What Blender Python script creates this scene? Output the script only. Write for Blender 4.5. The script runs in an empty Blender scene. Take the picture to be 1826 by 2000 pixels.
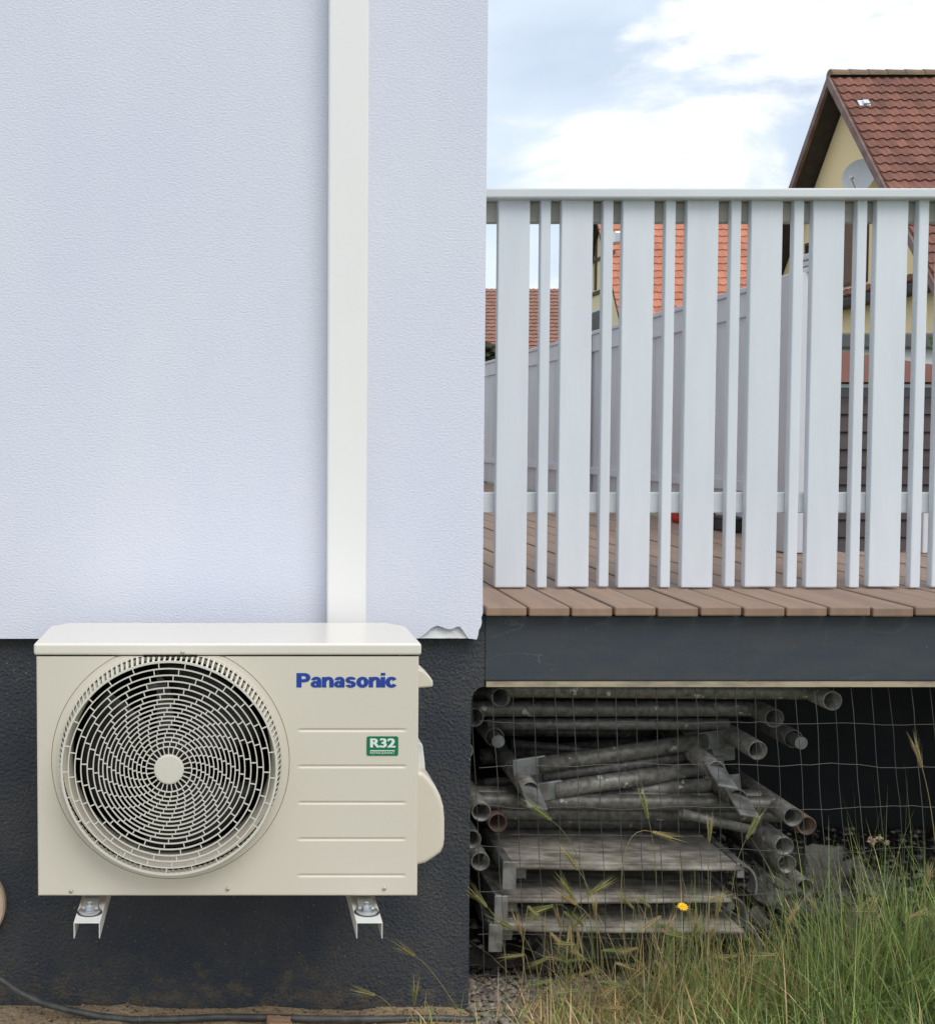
import bpy, bmesh, math, random
from mathutils import Vector, Matrix, noise

scene = bpy.context.scene
COL = scene.collection
R = math.radians

# ------------------------------------------------------------------ camera
F, PPX, PPY, PITCH = 2500.0, 455.0, 966.0, R(2.7)
CAM = Vector((0.0, -3.0, 1.35))
cd = bpy.data.cameras.new('camera'); cam = bpy.data.objects.new('camera', cd); COL.objects.link(cam)
cam.location = CAM; cam.rotation_euler = (R(90) - PITCH, 0, 0)
cd.sensor_fit = 'AUTO'; cd.sensor_width = 36; cd.lens = 36 * F / 2000.0
cd.shift_x = (913 - PPX) / 2000.0; cd.shift_y = -(1000 - PPY) / 2000.0
cd.clip_start = 0.05; cd.clip_end = 2000
scene.camera = cam

# ------------------------------------------------------------------ world
SUN_EL, SUN_AZ = R(52), R(24)          # azimuth: to the right of straight behind the camera
to_sun = Vector((math.sin(SUN_AZ) * math.cos(SUN_EL), -math.cos(SUN_AZ) * math.cos(SUN_EL), math.sin(SUN_EL)))
w = bpy.data.worlds.new('World'); scene.world = w; w.use_nodes = True
nt = w.node_tree; nt.nodes.clear()
def N(t, **k):
    n = nt.nodes.new(t)
    for a, b in k.items(): setattr(n, a, b)
    return n
L = lambda a, b: nt.links.new(a, b)
out = N('ShaderNodeOutputWorld'); bg = N('ShaderNodeBackground'); bg.inputs['Strength'].default_value = 0.1
sky = N('ShaderNodeTexSky', sky_type='NISHITA', sun_disc=False)
sky.sun_elevation = SUN_EL; sky.sun_rotation = math.atan2(to_sun.x, to_sun.y); sky.air_density = 1.0; sky.dust_density = 2.2; sky.ozone_density = 1.2
tc = N('ShaderNodeTexCoord')
mp = N('ShaderNodeMapping'); mp.inputs['Scale'].default_value = (1, 1, 1.9); mp.inputs['Location'].default_value = (0.31, 0.0, 0.07)
L(tc.outputs['Generated'], mp.inputs['Vector'])
n1 = N('ShaderNodeTexNoise'); n1.inputs['Scale'].default_value = 5.2; n1.inputs['Detail'].default_value = 11; n1.inputs['Roughness'].default_value = 0.55; n1.inputs['Distortion'].default_value = 0.25
L(mp.outputs[0], n1.inputs['Vector'])
r1 = N('ShaderNodeValToRGB'); r1.color_ramp.elements[0].position = 0.455; r1.color_ramp.elements[1].position = 0.565
r1.color_ramp.interpolation = 'EASE'; L(n1.outputs['Fac'], r1.inputs['Fac'])
n2 = N('ShaderNodeTexNoise'); n2.inputs['Scale'].default_value = 3.1; n2.inputs['Detail'].default_value = 4
mp2 = N('ShaderNodeMapping'); mp2.inputs['Location'].default_value = (4.2, 1.3, 2.0); mp2.inputs['Scale'].default_value = (1, 1, 2.2); L(tc.outputs['Generated'], mp2.inputs['Vector']); L(mp2.outputs[0], n2.inputs['Vector'])
r2 = N('ShaderNodeValToRGB'); r2.color_ramp.elements[0].position = 0.36; r2.color_ramp.elements[1].position = 0.62
r2.color_ramp.elements[0].color = (4.7, 5.6, 7.1, 1); r2.color_ramp.elements[1].color = (7.6, 8.5, 9.4, 1); L(n2.outputs['Fac'], r2.inputs['Fac'])
veil = N('ShaderNodeMix', data_type='RGBA'); veil.inputs[0].default_value = 0.80
L(sky.outputs[0], veil.inputs[6]); L(r2.outputs[0], veil.inputs[7])
mx = N('ShaderNodeMix', data_type='RGBA'); L(r1.outputs[0], mx.inputs[0]); L(veil.outputs[2], mx.inputs[6])
r3 = N('ShaderNodeValToRGB'); r3.color_ramp.elements[0].position = 0.50; r3.color_ramp.elements[1].position = 0.72
r3.color_ramp.elements[0].color = (8.3, 8.6, 9.0, 1); r3.color_ramp.elements[1].color = (10.2, 10.3, 10.4, 1); L(n1.outputs['Fac'], r3.inputs['Fac']); L(r3.outputs[0], mx.inputs[7])
L(mx.outputs[2], bg.inputs['Color']); L(bg.outputs[0], out.inputs[0])

# ------------------------------------------------------------------ sun
sd = bpy.data.lights.new('sun', 'SUN'); so = bpy.data.objects.new('sun', sd); COL.objects.link(so)
sd.energy = 1.3; sd.angle = R(38); sd.color = (1.0, 0.965, 0.91)
so.rotation_euler = to_sun.to_track_quat('Z', 'Y').to_euler(); so.location = (3, -4, 6)
vs = scene.view_settings; vs.view_transform = 'Standard'; vs.look = 'None'; vs.exposure = 0.34; vs.gamma = 1; vs.use_curve_mapping = False
scene.cycles.use_denoising = True

# ------------------------------------------------------------------ helpers
def at(px, py, Y):
    """point of the place seen at photo pixel (px, py) on the vertical plane at depth Y"""
    Fw = Vector((0, math.cos(PITCH), -math.sin(PITCH))); U = Vector((0, math.sin(PITCH), math.cos(PITCH)))
    d = Fw + Vector((1, 0, 0)) * ((px - PPX) / F) + U * ((PPY - py) / F)
    return CAM + d * ((Y - CAM.y) / d.y)

def proj(p):
    v = Vector(p) - CAM
    Fw = Vector((0, math.cos(PITCH), -math.sin(PITCH))); U = Vector((0, math.sin(PITCH), math.cos(PITCH)))
    z = v.dot(Fw); return PPX + F * v.x / z, PPY - F * v.dot(U) / z

class MB:
    def __init__(s): s.v = []; s.f = []; s.c = []
    def quad(s, *p, c=None):
        i = len(s.v); s.v += [tuple(q) for q in p]; s.f.append(tuple(range(i, i + len(p))));
        s.c.append(c)
    def box(s, x0, x1, y0, y1, z0, z1, m=None):
        P = [Vector(p) for p in ((x0,y0,z0),(x1,y0,z0),(x1,y1,z0),(x0,y1,z0),(x0,y0,z1),(x1,y0,z1),(x1,y1,z1),(x0,y1,z1))]
        if m: P = [m @ p for p in P]
        i = len(s.v); s.v += [tuple(p) for p in P]
        for f in ((0,3,2,1),(4,5,6,7),(0,1,5,4),(1,2,6,5),(2,3,7,6),(3,0,4,7)): s.f.append(tuple(i + k for k in f)); s.c.append(None)
        return s
    def tube(s, pts, r, n=10, cap=True, inner=None, c=None):
        pts = [Vector(p) for p in pts]; rings = []
        rr = r if isinstance(r, (list, tuple)) else [r] * len(pts)
        t0 = (pts[1] - pts[0]).normalized(); a = t0.orthogonal().normalized()
        for k, p in enumerate(pts):
            t = (pts[min(k + 1, len(pts) - 1)] - pts[max(k - 1, 0)]).normalized()
            a = (a - t * a.dot(t)).normalized(); b = t.cross(a)
            i = len(s.v)
            for j in range(n):
                q = p + (a * math.cos(2 * math.pi * j / n) + b * math.sin(2 * math.pi * j / n)) * rr[k]
                s.v.append(tuple(q))
            rings.append(i)
        for k in range(len(rings) - 1):
            for j in range(n):
                s.f.append((rings[k] + j, rings[k] + (j + 1) % n, rings[k + 1] + (j + 1) % n, rings[k + 1] + j)); s.c.append(c)
        if cap:
            s.f.append(tuple(rings[0] + j for j in reversed(range(n)))); s.c.append(c)
            s.f.append(tuple(rings[-1] + j for j in range(n))); s.c.append(c)
        return s
    def pipe(s, p0, p1, r, ri, n=20):
        """hollow pipe, open at both ends"""
        p0 = Vector(p0); p1 = Vector(p1); t = (p1 - p0).normalized(); a = t.orthogonal().normalized(); b = t.cross(a)
        R4 = []
        for p, q in ((p0, r), (p1, r), (p1, ri), (p0, ri)):
            i = len(s.v); R4.append(i)
            for j in range(n):
                an = 2 * math.pi * j / n; s.v.append(tuple(p + (a * math.cos(an) + b * math.sin(an)) * q))
        for k in range(4):
            A, B = R4[k], R4[(k + 1) % 4]
            for j in range(n): s.f.append((A + j, A + (j + 1) % n, B + (j + 1) % n, B + j)); s.c.append(None)
        return s
    def prism(s, poly, y0, y1):
        """poly of (x, z), counter-clockwise seen from the camera, from y0 (front) to y1"""
        n = len(poly); i = len(s.v)
        s.v += [(x, y0, z) for x, z in poly] + [(x, y1, z) for x, z in poly]
        s.f.append(tuple(i + k for k in range(n))); s.f.append(tuple(i + n + k for k in reversed(range(n)))); s.c += [None, None]
        for k in range(n): s.f.append((i + (k + 1) % n, i + k, i + n + k, i + n + (k + 1) % n)); s.c.append(None)
        return s
    def ring(s, cx, cz, y0, y1, r0, r1, n=96, zmax=None):
        """flat ring, radii r0..r1, front y0 to back y1, axis along y"""
        i = len(s.v)
        for j in range(n):
            an = 2 * math.pi * j / n; sx, sz = math.sin(an), math.cos(an)
            for rr, y in ((r1, y0), (r0, y0), (r0, y1), (r1, y1)):
                z = cz + sz * rr
                if zmax: z = min(z, zmax)
                s.v.append((cx + sx * rr, y, z))
        for j in range(n):
            A = i + 4 * j; B = i + 4 * ((j + 1) % n)
            for k in range(4): s.f.append((A + k, B + k, B + (k + 1) % 4, A + (k + 1) % 4)); s.c.append(None)
        return s
    def lathe(s, prof, cx, cz, n=64, axis='y', c=None):
        """prof of (r, y)"""
        i = len(s.v); m = len(prof)
        for j in range(n):
            an = 2 * math.pi * j / n
            for rr, y in prof:
                if axis == 'y': s.v.append((cx + rr * math.sin(an), y, cz + rr * math.cos(an)))
                else: s.v.append((cx + rr * math.sin(an), cz + rr * math.cos(an), y))
        for j in range(n):
            A = i + m * j; B = i + m * ((j + 1) % n)
            for k in range(m - 1): s.f.append((A + k, B + k, B + k + 1, A + k + 1)); s.c.append(c)
        return s
    def mesh(s, name, smooth=False):
        me = bpy.data.meshes.new(name); me.from_pydata(s.v, [], s.f)
        if any(c is not None for c in s.c):
            ca = me.color_attributes.new('Col', 'FLOAT_COLOR', 'CORNER'); buf = []
            for f, c in zip(s.f, s.c):
                c = c or (1, 1, 1)
                buf += [c[0], c[1], c[2], 1.0] * len(f)
            ca.data.foreach_set('color', buf)
        if smooth: me.shade_smooth() if hasattr(me, 'shade_smooth') else None
        me.update(); return me
    def build(s, name, material, parent=None, smooth=False, bevel=0, seg=2, fix=False):
        me = s.mesh(name, smooth)
        if fix:
            bm = bmesh.new(); bm.from_mesh(me); bmesh.ops.recalc_face_normals(bm, faces=bm.faces); bm.to_mesh(me); bm.free()
        me.materials.append(material)
        o = bpy.data.objects.new(name, me); COL.objects.link(o)
        if parent: o.parent = parent; o.matrix_parent_inverse = Matrix.Translation(-parent.location)
        if bevel:
            b = o.modifiers.new('bevel', 'BEVEL'); b.width = bevel; b.segments = seg; b.limit_method = 'ANGLE'; b.angle_limit = R(40)
        return o

def thing(name, label, cat, loc=(0, 0, 0), group=None):
    o = bpy.data.objects.new(name, None); COL.objects.link(o); o.location = loc; o.empty_display_size = 0.05
    return tag(o, label, cat, group)
def tag(o, label, cat, group=None, kind=None):
    o['label'] = label; o['category'] = cat
    if group: o['group'] = group
    if kind: o['kind'] = kind
    return o
def copy_part(o, parent, loc=None, mw=None):
    c = o.copy(); COL.objects.link(c); c.parent = parent
    c.matrix_parent_inverse = Matrix.Translation(-parent.location)
    if loc is not None: c.location = loc
    return c

MATS = {}
def M(name, base, rough=0.6, col2=None, vscale=8.0, vpos=(0.4, 0.65), vdetail=6, vstretch=(1, 1, 1), bump=0, bscale=60, bdist=0.002, bstretch=(1, 1, 1), bdetail=4,
      metal=0, spec=0.5, rand=0.0, attr=False, speck=None, vein=None, dirt=None, speck_scale=90, speck_th=(0.68, 0.72), coat=0, trans=0):
    m = bpy.data.materials.new(name); m.use_nodes = True; t = m.node_tree; b = t.nodes['Principled BSDF']
    def n(ty, **k):
        q = t.nodes.new(ty)
        for a, c in k.items(): setattr(q, a, c)
        return q
    l = t.links.new
    b.inputs['Roughness'].default_value = rough; b.inputs['Metallic'].default_value = metal; b.inputs['Specular IOR Level'].default_value = spec
    if coat: b.inputs['Coat Weight'].default_value = coat; b.inputs['Coat Roughness'].default_value = 0.12
    geo = n('ShaderNodeNewGeometry')
    def coords(st):
        mp = n('ShaderNodeMapping'); mp.inputs['Scale'].default_value = st; l(geo.outputs['Position'], mp.inputs['Vector']); return mp.outputs[0]
    cur = None
    if attr:
        a = n('ShaderNodeVertexColor', layer_name='Col'); cur = a.outputs['Color']
        mm = n('ShaderNodeMix', data_type='RGBA', blend_type='MULTIPLY'); mm.inputs[0].default_value = 1; l(cur, mm.inputs[6]); mm.inputs[7].default_value = (*base, 1); cur = mm.outputs[2]
    if col2:
        nz = n('ShaderNodeTexNoise'); nz.inputs['Scale'].default_value = vscale; nz.inputs['Detail'].default_value = vdetail; nz.inputs['Roughness'].default_value = 0.6
        l(coords(vstretch), nz.inputs['Vector'])
        rp = n('ShaderNodeMapRange'); rp.inputs[1].default_value = vpos[0]; rp.inputs[2].default_value = vpos[1]; l(nz.outputs['Fac'], rp.inputs[0])
        mm = n('ShaderNodeMix', data_type='RGBA'); l(rp.outputs[0], mm.inputs[0])
        if cur: l(cur, mm.inputs[6])
        else: mm.inputs[6].default_value = (*base, 1)
        mm.inputs[7].default_value = (*col2, 1); cur = mm.outputs[2]
    if speck:
        nz = n('ShaderNodeTexNoise'); nz.inputs['Scale'].default_value = speck_scale; nz.inputs['Detail'].default_value = 3; l(coords((1, 1, 1)), nz.inputs['Vector'])
        rp = n('ShaderNodeMapRange'); rp.inputs[1].default_value = speck_th[0]; rp.inputs[2].default_value = speck_th[1]; l(nz.outputs['Fac'], rp.inputs[0])
        mm = n('ShaderNodeMix', data_type='RGBA'); l(rp.outputs[0], mm.inputs[0])
        if cur: l(cur, mm.inputs[6])
        else: mm.inputs[6].default_value = (*base, 1)
        mm.inputs[7].default_value = (*speck, 1); cur = mm.outputs[2]
    if dirt:
        sx = n('ShaderNodeSeparateXYZ'); l(geo.outputs['Position'], sx.inputs[0])
        nz = n('ShaderNodeTexNoise'); nz.inputs['Scale'].default_value = 26; nz.inputs['Detail'].default_value = 8; nz.inputs['Roughness'].default_value = 0.7; l(geo.outputs['Position'], nz.inputs['Vector'])
        r3 = n('ShaderNodeMapRange'); r3.inputs[1].default_value = dirt[0]; r3.inputs[2].default_value = dirt[1]; r3.inputs[3].default_value = 0.46; r3.inputs[4].default_value = 0.70; l(sx.outputs['Z'], r3.inputs[0])
        sb = n('ShaderNodeMath', operation='SUBTRACT'); l(nz.outputs['Fac'], sb.inputs[0]); l(r3.outputs[0], sb.inputs[1])
        rp = n('ShaderNodeMapRange'); rp.inputs[1].default_value = 0.0; rp.inputs[2].default_value = 0.14; rp.inputs[3].default_value = 0; rp.inputs[4].default_value = 0.8; l(sb.outputs[0], rp.inputs[0])
        mm = n('ShaderNodeMix', data_type='RGBA'); l(rp.outputs[0], mm.inputs[0]); l(cur, mm.inputs[6]); mm.inputs[7].default_value = (*dirt[2], 1); cur = mm.outputs[2]
    if vein:
        nz = n('ShaderNodeTexNoise'); nz.inputs['Scale'].default_value = 4.2; nz.inputs['Detail'].default_value = 5; l(coords((0.8, 1, 2.4)), nz.inputs['Vector'])
        sb = n('ShaderNodeMath', operation='SUBTRACT'); sb.inputs[1].default_value = 0.52; l(nz.outputs['Fac'], sb.inputs[0])
        ab = n('ShaderNodeMath', operation='ABSOLUTE'); l(sb.outputs[0], ab.inputs[0])
        rp = n('ShaderNodeMapRange'); rp.inputs[1].default_value = 0.0; rp.inputs[2].default_value = 0.006; rp.inputs[3].default_value = 0.6; rp.inputs[4].default_value = 0; l(ab.outputs[0], rp.inputs[0])
        n3 = n('ShaderNodeTexNoise'); n3.inputs['Scale'].default_value = 3.0; n3.inputs['Detail'].default_value = 3; l(geo.outputs['Position'], n3.inputs['Vector'])
        r3 = n('ShaderNodeMapRange'); r3.inputs[1].default_value = 0.54; r3.inputs[2].default_value = 0.68; l(n3.outputs['Fac'], r3.inputs[0])
        mu = n('ShaderNodeMath', operation='MULTIPLY'); l(rp.outputs[0], mu.inputs[0]); l(r3.outputs[0], mu.inputs[1])
        mm = n('ShaderNodeMix', data_type='RGBA'); l(mu.outputs[0], mm.inputs[0]); l(cur, mm.inputs[6]); mm.inputs[7].default_value = (*vein, 1); cur = mm.outputs[2]
    if rand:
        oi = n('ShaderNodeObjectInfo'); hs = n('ShaderNodeHueSaturation')
        mr = n('ShaderNodeMapRange'); mr.inputs[3].default_value = 1 - rand; mr.inputs[4].default_value = 1 + rand; l(oi.outputs['Random'], mr.inputs[0]); l(mr.outputs[0], hs.inputs['Value'])
        if cur: l(cur, hs.inputs['Color'])
        else: hs.inputs['Color'].default_value = (*base, 1)
        cur = hs.outputs[0]
    if cur: l(cur, b.inputs['Base Color'])
    else: b.inputs['Base Color'].default_value = (*base, 1)
    if bump:
        nz = n('ShaderNodeTexNoise'); nz.inputs['Scale'].default_value = bscale; nz.inputs['Detail'].default_value = bdetail; l(coords(bstretch), nz.inputs['Vector'])
        bp = n('ShaderNodeBump'); bp.inputs['Strength'].default_value = bump; bp.inputs['Distance'].default_value = bdist; l(nz.outputs['Fac'], bp.inputs['Height']); l(bp.outputs[0], b.inputs['Normal'])
    if trans:
        tr = n('ShaderNodeBsdfTranslucent'); l(cur, tr.inputs['Color']); ms = n('ShaderNodeMixShader'); ms.inputs[0].default_value = trans
        l(b.outputs[0], ms.inputs[1]); l(tr.outputs[0], ms.inputs[2]); l(ms.outputs[0], t.nodes['Material Output'].inputs[0])
    MATS[name] = m; return m

m_wall = M('white_render', (0.695, 0.715, 0.825), 0.9, col2=(0.735, 0.75, 0.835), vscale=2.0, vdetail=8, vstretch=(1.6, 1, 0.7), vpos=(0.36, 0.64), bump=0.5, bscale=185, bdist=0.0030, bstretch=(0.7, 1, 1.3), bdetail=6, spec=0.2)
m_plaster = M('bare_plaster', (0.60, 0.60, 0.60), 0.95, col2=(0.70, 0.71, 0.73), vscale=30, bump=0.8, bscale=120, bdist=0.004, spec=0.1)
m_plinth = M('dark_plinth_coating', (0.046, 0.054, 0.066), 0.8, col2=(0.066, 0.069, 0.073), vscale=7, bump=0.8, bscale=130, bdist=0.013, bdetail=9, speck=(0.20, 0.18, 0.15), speck_scale=135, speck_th=(0.655, 0.72), spec=0.3, dirt=(0.0, 0.22, (0.12, 0.098, 0.072)))
m_beam = M('dark_painted_beam', (0.047, 0.056, 0.071), 0.55, vein=(0.15, 0.16, 0.17), col2=(0.058, 0.064, 0.070), vscale=9, vstretch=(1, 1, 3), bump=0.4, bscale=50, bdist=0.002, speck=(0.16, 0.17, 0.175), speck_scale=60, speck_th=(0.715, 0.76), spec=0.35)
m_batten = M('pale_raw_wood', (0.42, 0.36, 0.24), 0.85, col2=(0.26, 0.22, 0.16), vscale=14, vstretch=(1, 1, 3))
m_duct = M('duct_plastic', (0.86, 0.85, 0.83), 0.35, col2=(0.845, 0.835, 0.815), vscale=3, spec=0.4)
m_unit = M('unit_beige_metal', (0.69, 0.635, 0.535), 0.42, col2=(0.675, 0.62, 0.52), vscale=4, bump=0.03, bscale=500, bdist=0.0005, spec=0.45)
m_lid = M('unit_lid_paint', (0.76, 0.715, 0.625), 0.26, col2=(0.745, 0.70, 0.61), vscale=5, spec=0.6, coat=0.3)
m_grille = M('grille_plastic', (0.68, 0.645, 0.56), 0.45, spec=0.4)
m_black = M('dark_inside', (0.004, 0.004, 0.004), 0.8, spec=0.2, col2=(0.007, 0.006, 0.006), vscale=40)
m_fan = M('fan_plastic', (0.009, 0.009, 0.010), 0.55, col2=(0.012, 0.012, 0.012), vscale=20)
m_alu = M('galvanised_steel', (0.62, 0.64, 0.66), 0.28, col2=(0.50, 0.53, 0.56), vscale=60, metal=0.9)
m_bracket = M('bracket_white_paint', (0.68, 0.68, 0.65), 0.4, col2=(0.6, 0.6, 0.58), vscale=12)
m_logo = M('logo_blue', (0.015, 0.055, 0.33), 0.4)
m_green = M('label_green', (0.006, 0.18, 0.07), 0.4)
m_labelwhite = M('label_white', (0.75, 0.80, 0.77), 0.5)
m_screw = M('screw_metal', (0.5, 0.5, 0.47), 0.3, metal=0.7)
m_picket = M('picket_white_paint', (0.70, 0.74, 0.78), 0.55, col2=(0.66, 0.70, 0.745), vscale=6, vstretch=(3, 3, 0.5), bump=0.25, bscale=60, bstretch=(2, 2, 0.15), bdist=0.001, rand=0.03)
m_rail = M('rail_white_paint', (0.68, 0.71, 0.72), 0.55, col2=(0.63, 0.655, 0.67), vscale=5, vstretch=(0.4, 2, 2), bump=0.2, bscale=50, bstretch=(0.2, 2, 2), bdist=0.001)
m_toprail = M('bare_grey_wood', (0.50, 0.485, 0.43), 0.8, col2=(0.42, 0.40, 0.35), vscale=9, vstretch=(0.4, 2, 2))
m_plank = M('deck_wood', (0.30, 0.195, 0.135), 0.65, col2=(0.24, 0.165, 0.12), vscale=9, vstretch=(4, 0.35, 1), bump=0.5, bscale=240, bstretch=(1, 0.02, 1), bdist=0.0012, rand=0.09)
m_under_dark = M('dark_under_terrace', (0.022, 0.022, 0.023), 0.9, col2=(0.015, 0.015, 0.016), vscale=6)  # near-black tone shared by the added light stops and the rear wall
m_screen = M('grey_screen_paint', (0.70, 0.735, 0.80), 0.6, col2=(0.64, 0.675, 0.745), vscale=4, vstretch=(2, 2, 0.4), rand=0.06)
m_screenw = M('pale_post_paint', (0.66, 0.68, 0.73), 0.6, col2=(0.62, 0.645, 0.70), vscale=4)
m_steel = M('weathered_steel_tube', (0.24, 0.235, 0.215), 0.5, col2=(0.08, 0.068, 0.055), vscale=55, vdetail=10, vpos=(0.30, 0.70), metal=0.35, bump=0.3, bscale=120, bdist=0.001, speck=(0.48, 0.47, 0.43), speck_scale=30, speck_th=(0.665, 0.70), rand=0.35)
m_rust = M('rusty_steel_tube', (0.17, 0.105, 0.075), 0.75, col2=(0.08, 0.06, 0.05), vscale=18, vpos=(0.42, 0.62), metal=0.2, bump=0.3, bscale=120, bdist=0.001)
m_flat = M('flattened_steel', (0.24, 0.25, 0.245), 0.55, col2=(0.11, 0.105, 0.095), vscale=22, metal=0.4)
m_board = M('weathered_platform_wood', (0.40, 0.37, 0.315), 0.9, col2=(0.14, 0.122, 0.10), vscale=8, vdetail=10, vstretch=(2.0, 4, 4), vpos=(0.34, 0.64), bump=0.8, bscale=80, bstretch=(0.15, 3, 3), bdist=0.002, speck=(0.30, 0.29, 0.26), speck_scale=30, speck_th=(0.68, 0.74))
m_claw = M('claw_zinc', (0.30, 0.305, 0.305), 0.45, col2=(0.14, 0.135, 0.125), vscale=30, metal=0.5)
m_wire = M('dark_mesh_wire', (0.075, 0.072, 0.066), 0.6, rand=0.25)
m_conc = M('old_concrete', (0.14, 0.133, 0.118), 0.95, col2=(0.06, 0.055, 0.048), vscale=14, bump=1.0, bscale=80, bdist=0.008)
m_ground = M('soil', (0.30, 0.22, 0.135), 0.95, col2=(0.42, 0.31, 0.19), vscale=9, vpos=(0.42, 0.6), bump=1.0, bscale=90, bdist=0.008, speck=(0.07, 0.055, 0.04), speck_scale=60, speck_th=(0.60, 0.68))
m_lawn = M('far_lawn', (0.06, 0.09, 0.03), 0.95, col2=(0.10, 0.11, 0.05), vscale=2)
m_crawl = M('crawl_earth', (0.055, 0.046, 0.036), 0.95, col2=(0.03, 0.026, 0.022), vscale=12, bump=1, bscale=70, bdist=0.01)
m_pebble = M('pebbles', (1, 1, 1), 0.9, attr=True, bump=0.3, bscale=150, bdist=0.001)
m_grass = M('grass_blades', (1, 1, 1), 0.6, attr=True, spec=0.3, trans=0.35)
m_stem = M('straw_stem', (1, 1, 1), 0.7, attr=True, spec=0.25, trans=0.3)
m_hose = M('black_hose', (0.045, 0.047, 0.05), 0.5, col2=(0.10, 0.098, 0.09), vscale=25)
m_cream = M('cream_render', (0.98, 0.76, 0.455), 0.9, col2=(0.95, 0.735, 0.44), vscale=0.6, bump=0.2, bscale=30)
m_cream2 = M('pale_cream_render', (0.82, 0.70, 0.44), 0.9, col2=(0.80, 0.68, 0.43), vscale=0.6)
m_tile = M('brown_red_tile', (0.175, 0.077, 0.056), 0.8, col2=(0.235, 0.098, 0.068), vscale=1.1, vpos=(0.4, 0.62), bump=0.2, bscale=30, bdist=0.005, rand=0.20)
m_tileb = M('orange_red_tile', (0.55, 0.215, 0.13), 0.8, col2=(0.46, 0.18, 0.11), vscale=1.2, rand=0.15)
m_tilea = M('old_pink_tile', (0.33, 0.165, 0.12), 0.85, col2=(0.23, 0.12, 0.09), vscale=3)
m_ridge = M('mossy_ridge_tile', (0.20, 0.13, 0.085), 0.85, col2=(0.13, 0.105, 0.065), vscale=4, rand=0.2)
m_soffit = M('dark_brown_soffit', (0.045, 0.032, 0.028), 0.7, col2=(0.03, 0.023, 0.02), vscale=5)
m_verge = M('verge_board', (0.17, 0.085, 0.075), 0.7, col2=(0.24, 0.17, 0.15), vscale=3)
m_timber = M('brown_timber', (0.10, 0.066, 0.042), 0.75, col2=(0.075, 0.05, 0.033), vscale=8)
m_shutter = M('brown_shutter', (0.17, 0.095, 0.062), 0.7, col2=(0.14, 0.078, 0.05), vscale=4, vstretch=(1, 1, 6))
m_glass = M('dark_window_glass', (0.03, 0.035, 0.04), 0.08, spec=0.7)
m_siding = M('brown_siding', (0.085, 0.060, 0.060), 0.7, col2=(0.065, 0.046, 0.046), vscale=6, vstretch=(0.3, 1, 3), rand=0.12)
m_redroof = M('red_brown_fascia', (0.30, 0.135, 0.105), 0.7, col2=(0.25, 0.11, 0.09), vscale=4)
m_white = M('plain_white', (0.78, 0.78, 0.78), 0.6, col2=(0.74, 0.74, 0.74), vscale=3)
m_darkgrey = M('dark_grey_edge', (0.10, 0.105, 0.105), 0.6, col2=(0.08, 0.08, 0.08), vscale=3)
m_dish = M('dish_grey', (0.64, 0.66, 0.68), 0.5, col2=(0.61, 0.63, 0.65), vscale=2)
m_leaf = M('leaf', (1, 1, 1), 0.6, attr=True, spec=0.3, trans=0.3)
m_red = M('red_plastic', (0.65, 0.06, 0.045), 0.4)
m_darkred = M('dark_red_plastic', (0.33, 0.05, 0.05), 0.5)
m_blackpl = M('black_plastic', (0.02, 0.02, 0.022), 0.5)
m_yellow = M('yellow_petal', (0.85, 0.50, 0.01), 0.6)
m_beige = M('beige_clay', (0.62, 0.48, 0.36), 0.7, col2=(0.55, 0.42, 0.32), vscale=15)
m_redclay = M('red_clay', (0.40, 0.10, 0.06), 0.7)
m_wither = M('withered_flower', (0.45, 0.36, 0.25), 0.9, col2=(0.14, 0.09, 0.06), vscale=140)

def stretch_smooth(o): o.data.shade_smooth()

# ================================================================== GROUND
g = MB()
g.quad((-400, -60, -0.08), (400, -60, -0.08), (400, 900, -0.08), (-400, 900, -0.08))
ground = g.build('ground', m_lawn); ground['kind'] = 'structure'
g = MB(); nx, ny = 90, 24
def soil_h(x, y):
    h = -0.034 + 0.012 * noise.noise((x * 5, y * 5, 0.3)) + 0.008 * noise.noise((x * 17, y * 17, 2.0))
    if x < -0.30: h += 0.016 * min(1, (-0.30 - x) / 0.25) * max(0, min(1, (0.06 - y) / 0.1))
    return h
for j in range(ny + 1):
    for i in range(nx + 1):
        x = -1.3 + 3.9 * i / nx; y = -0.9 + 1.1 * j / ny
        g.v.append((x, y, soil_h(x, y)))
for j in range(ny):
    for i in range(nx):
        a = j * (nx + 1) + i; g.f.append((a, a + 1, a + nx + 2, a + nx + 1)); g.c.append(None)
soil = g.build('soil', m_ground, smooth=True); soil['kind'] = 'structure'
g = MB(); nx, ny = 60, 40
for j in range(ny + 1):
    for i in range(nx + 1):
        x = 0.57 + 2.9 * i / nx; y = 0.16 + 1.14 * j / ny
        g.v.append((x, y, 0.012 + 0.025 * noise.noise((x * 4, y * 4, 7)) + 0.015 * noise.noise((x * 13, y * 13, 5)) + 0.02 * max(0, y - 0.5)))
for j in range(ny):
    for i in range(nx):
        a = j * (nx + 1) + i; g.f.append((a, a + 1, a + nx + 2, a + nx + 1)); g.c.append(None)
ce = g.build('earth_floor', m_crawl, smooth=True); ce['kind'] = 'structure'

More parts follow.
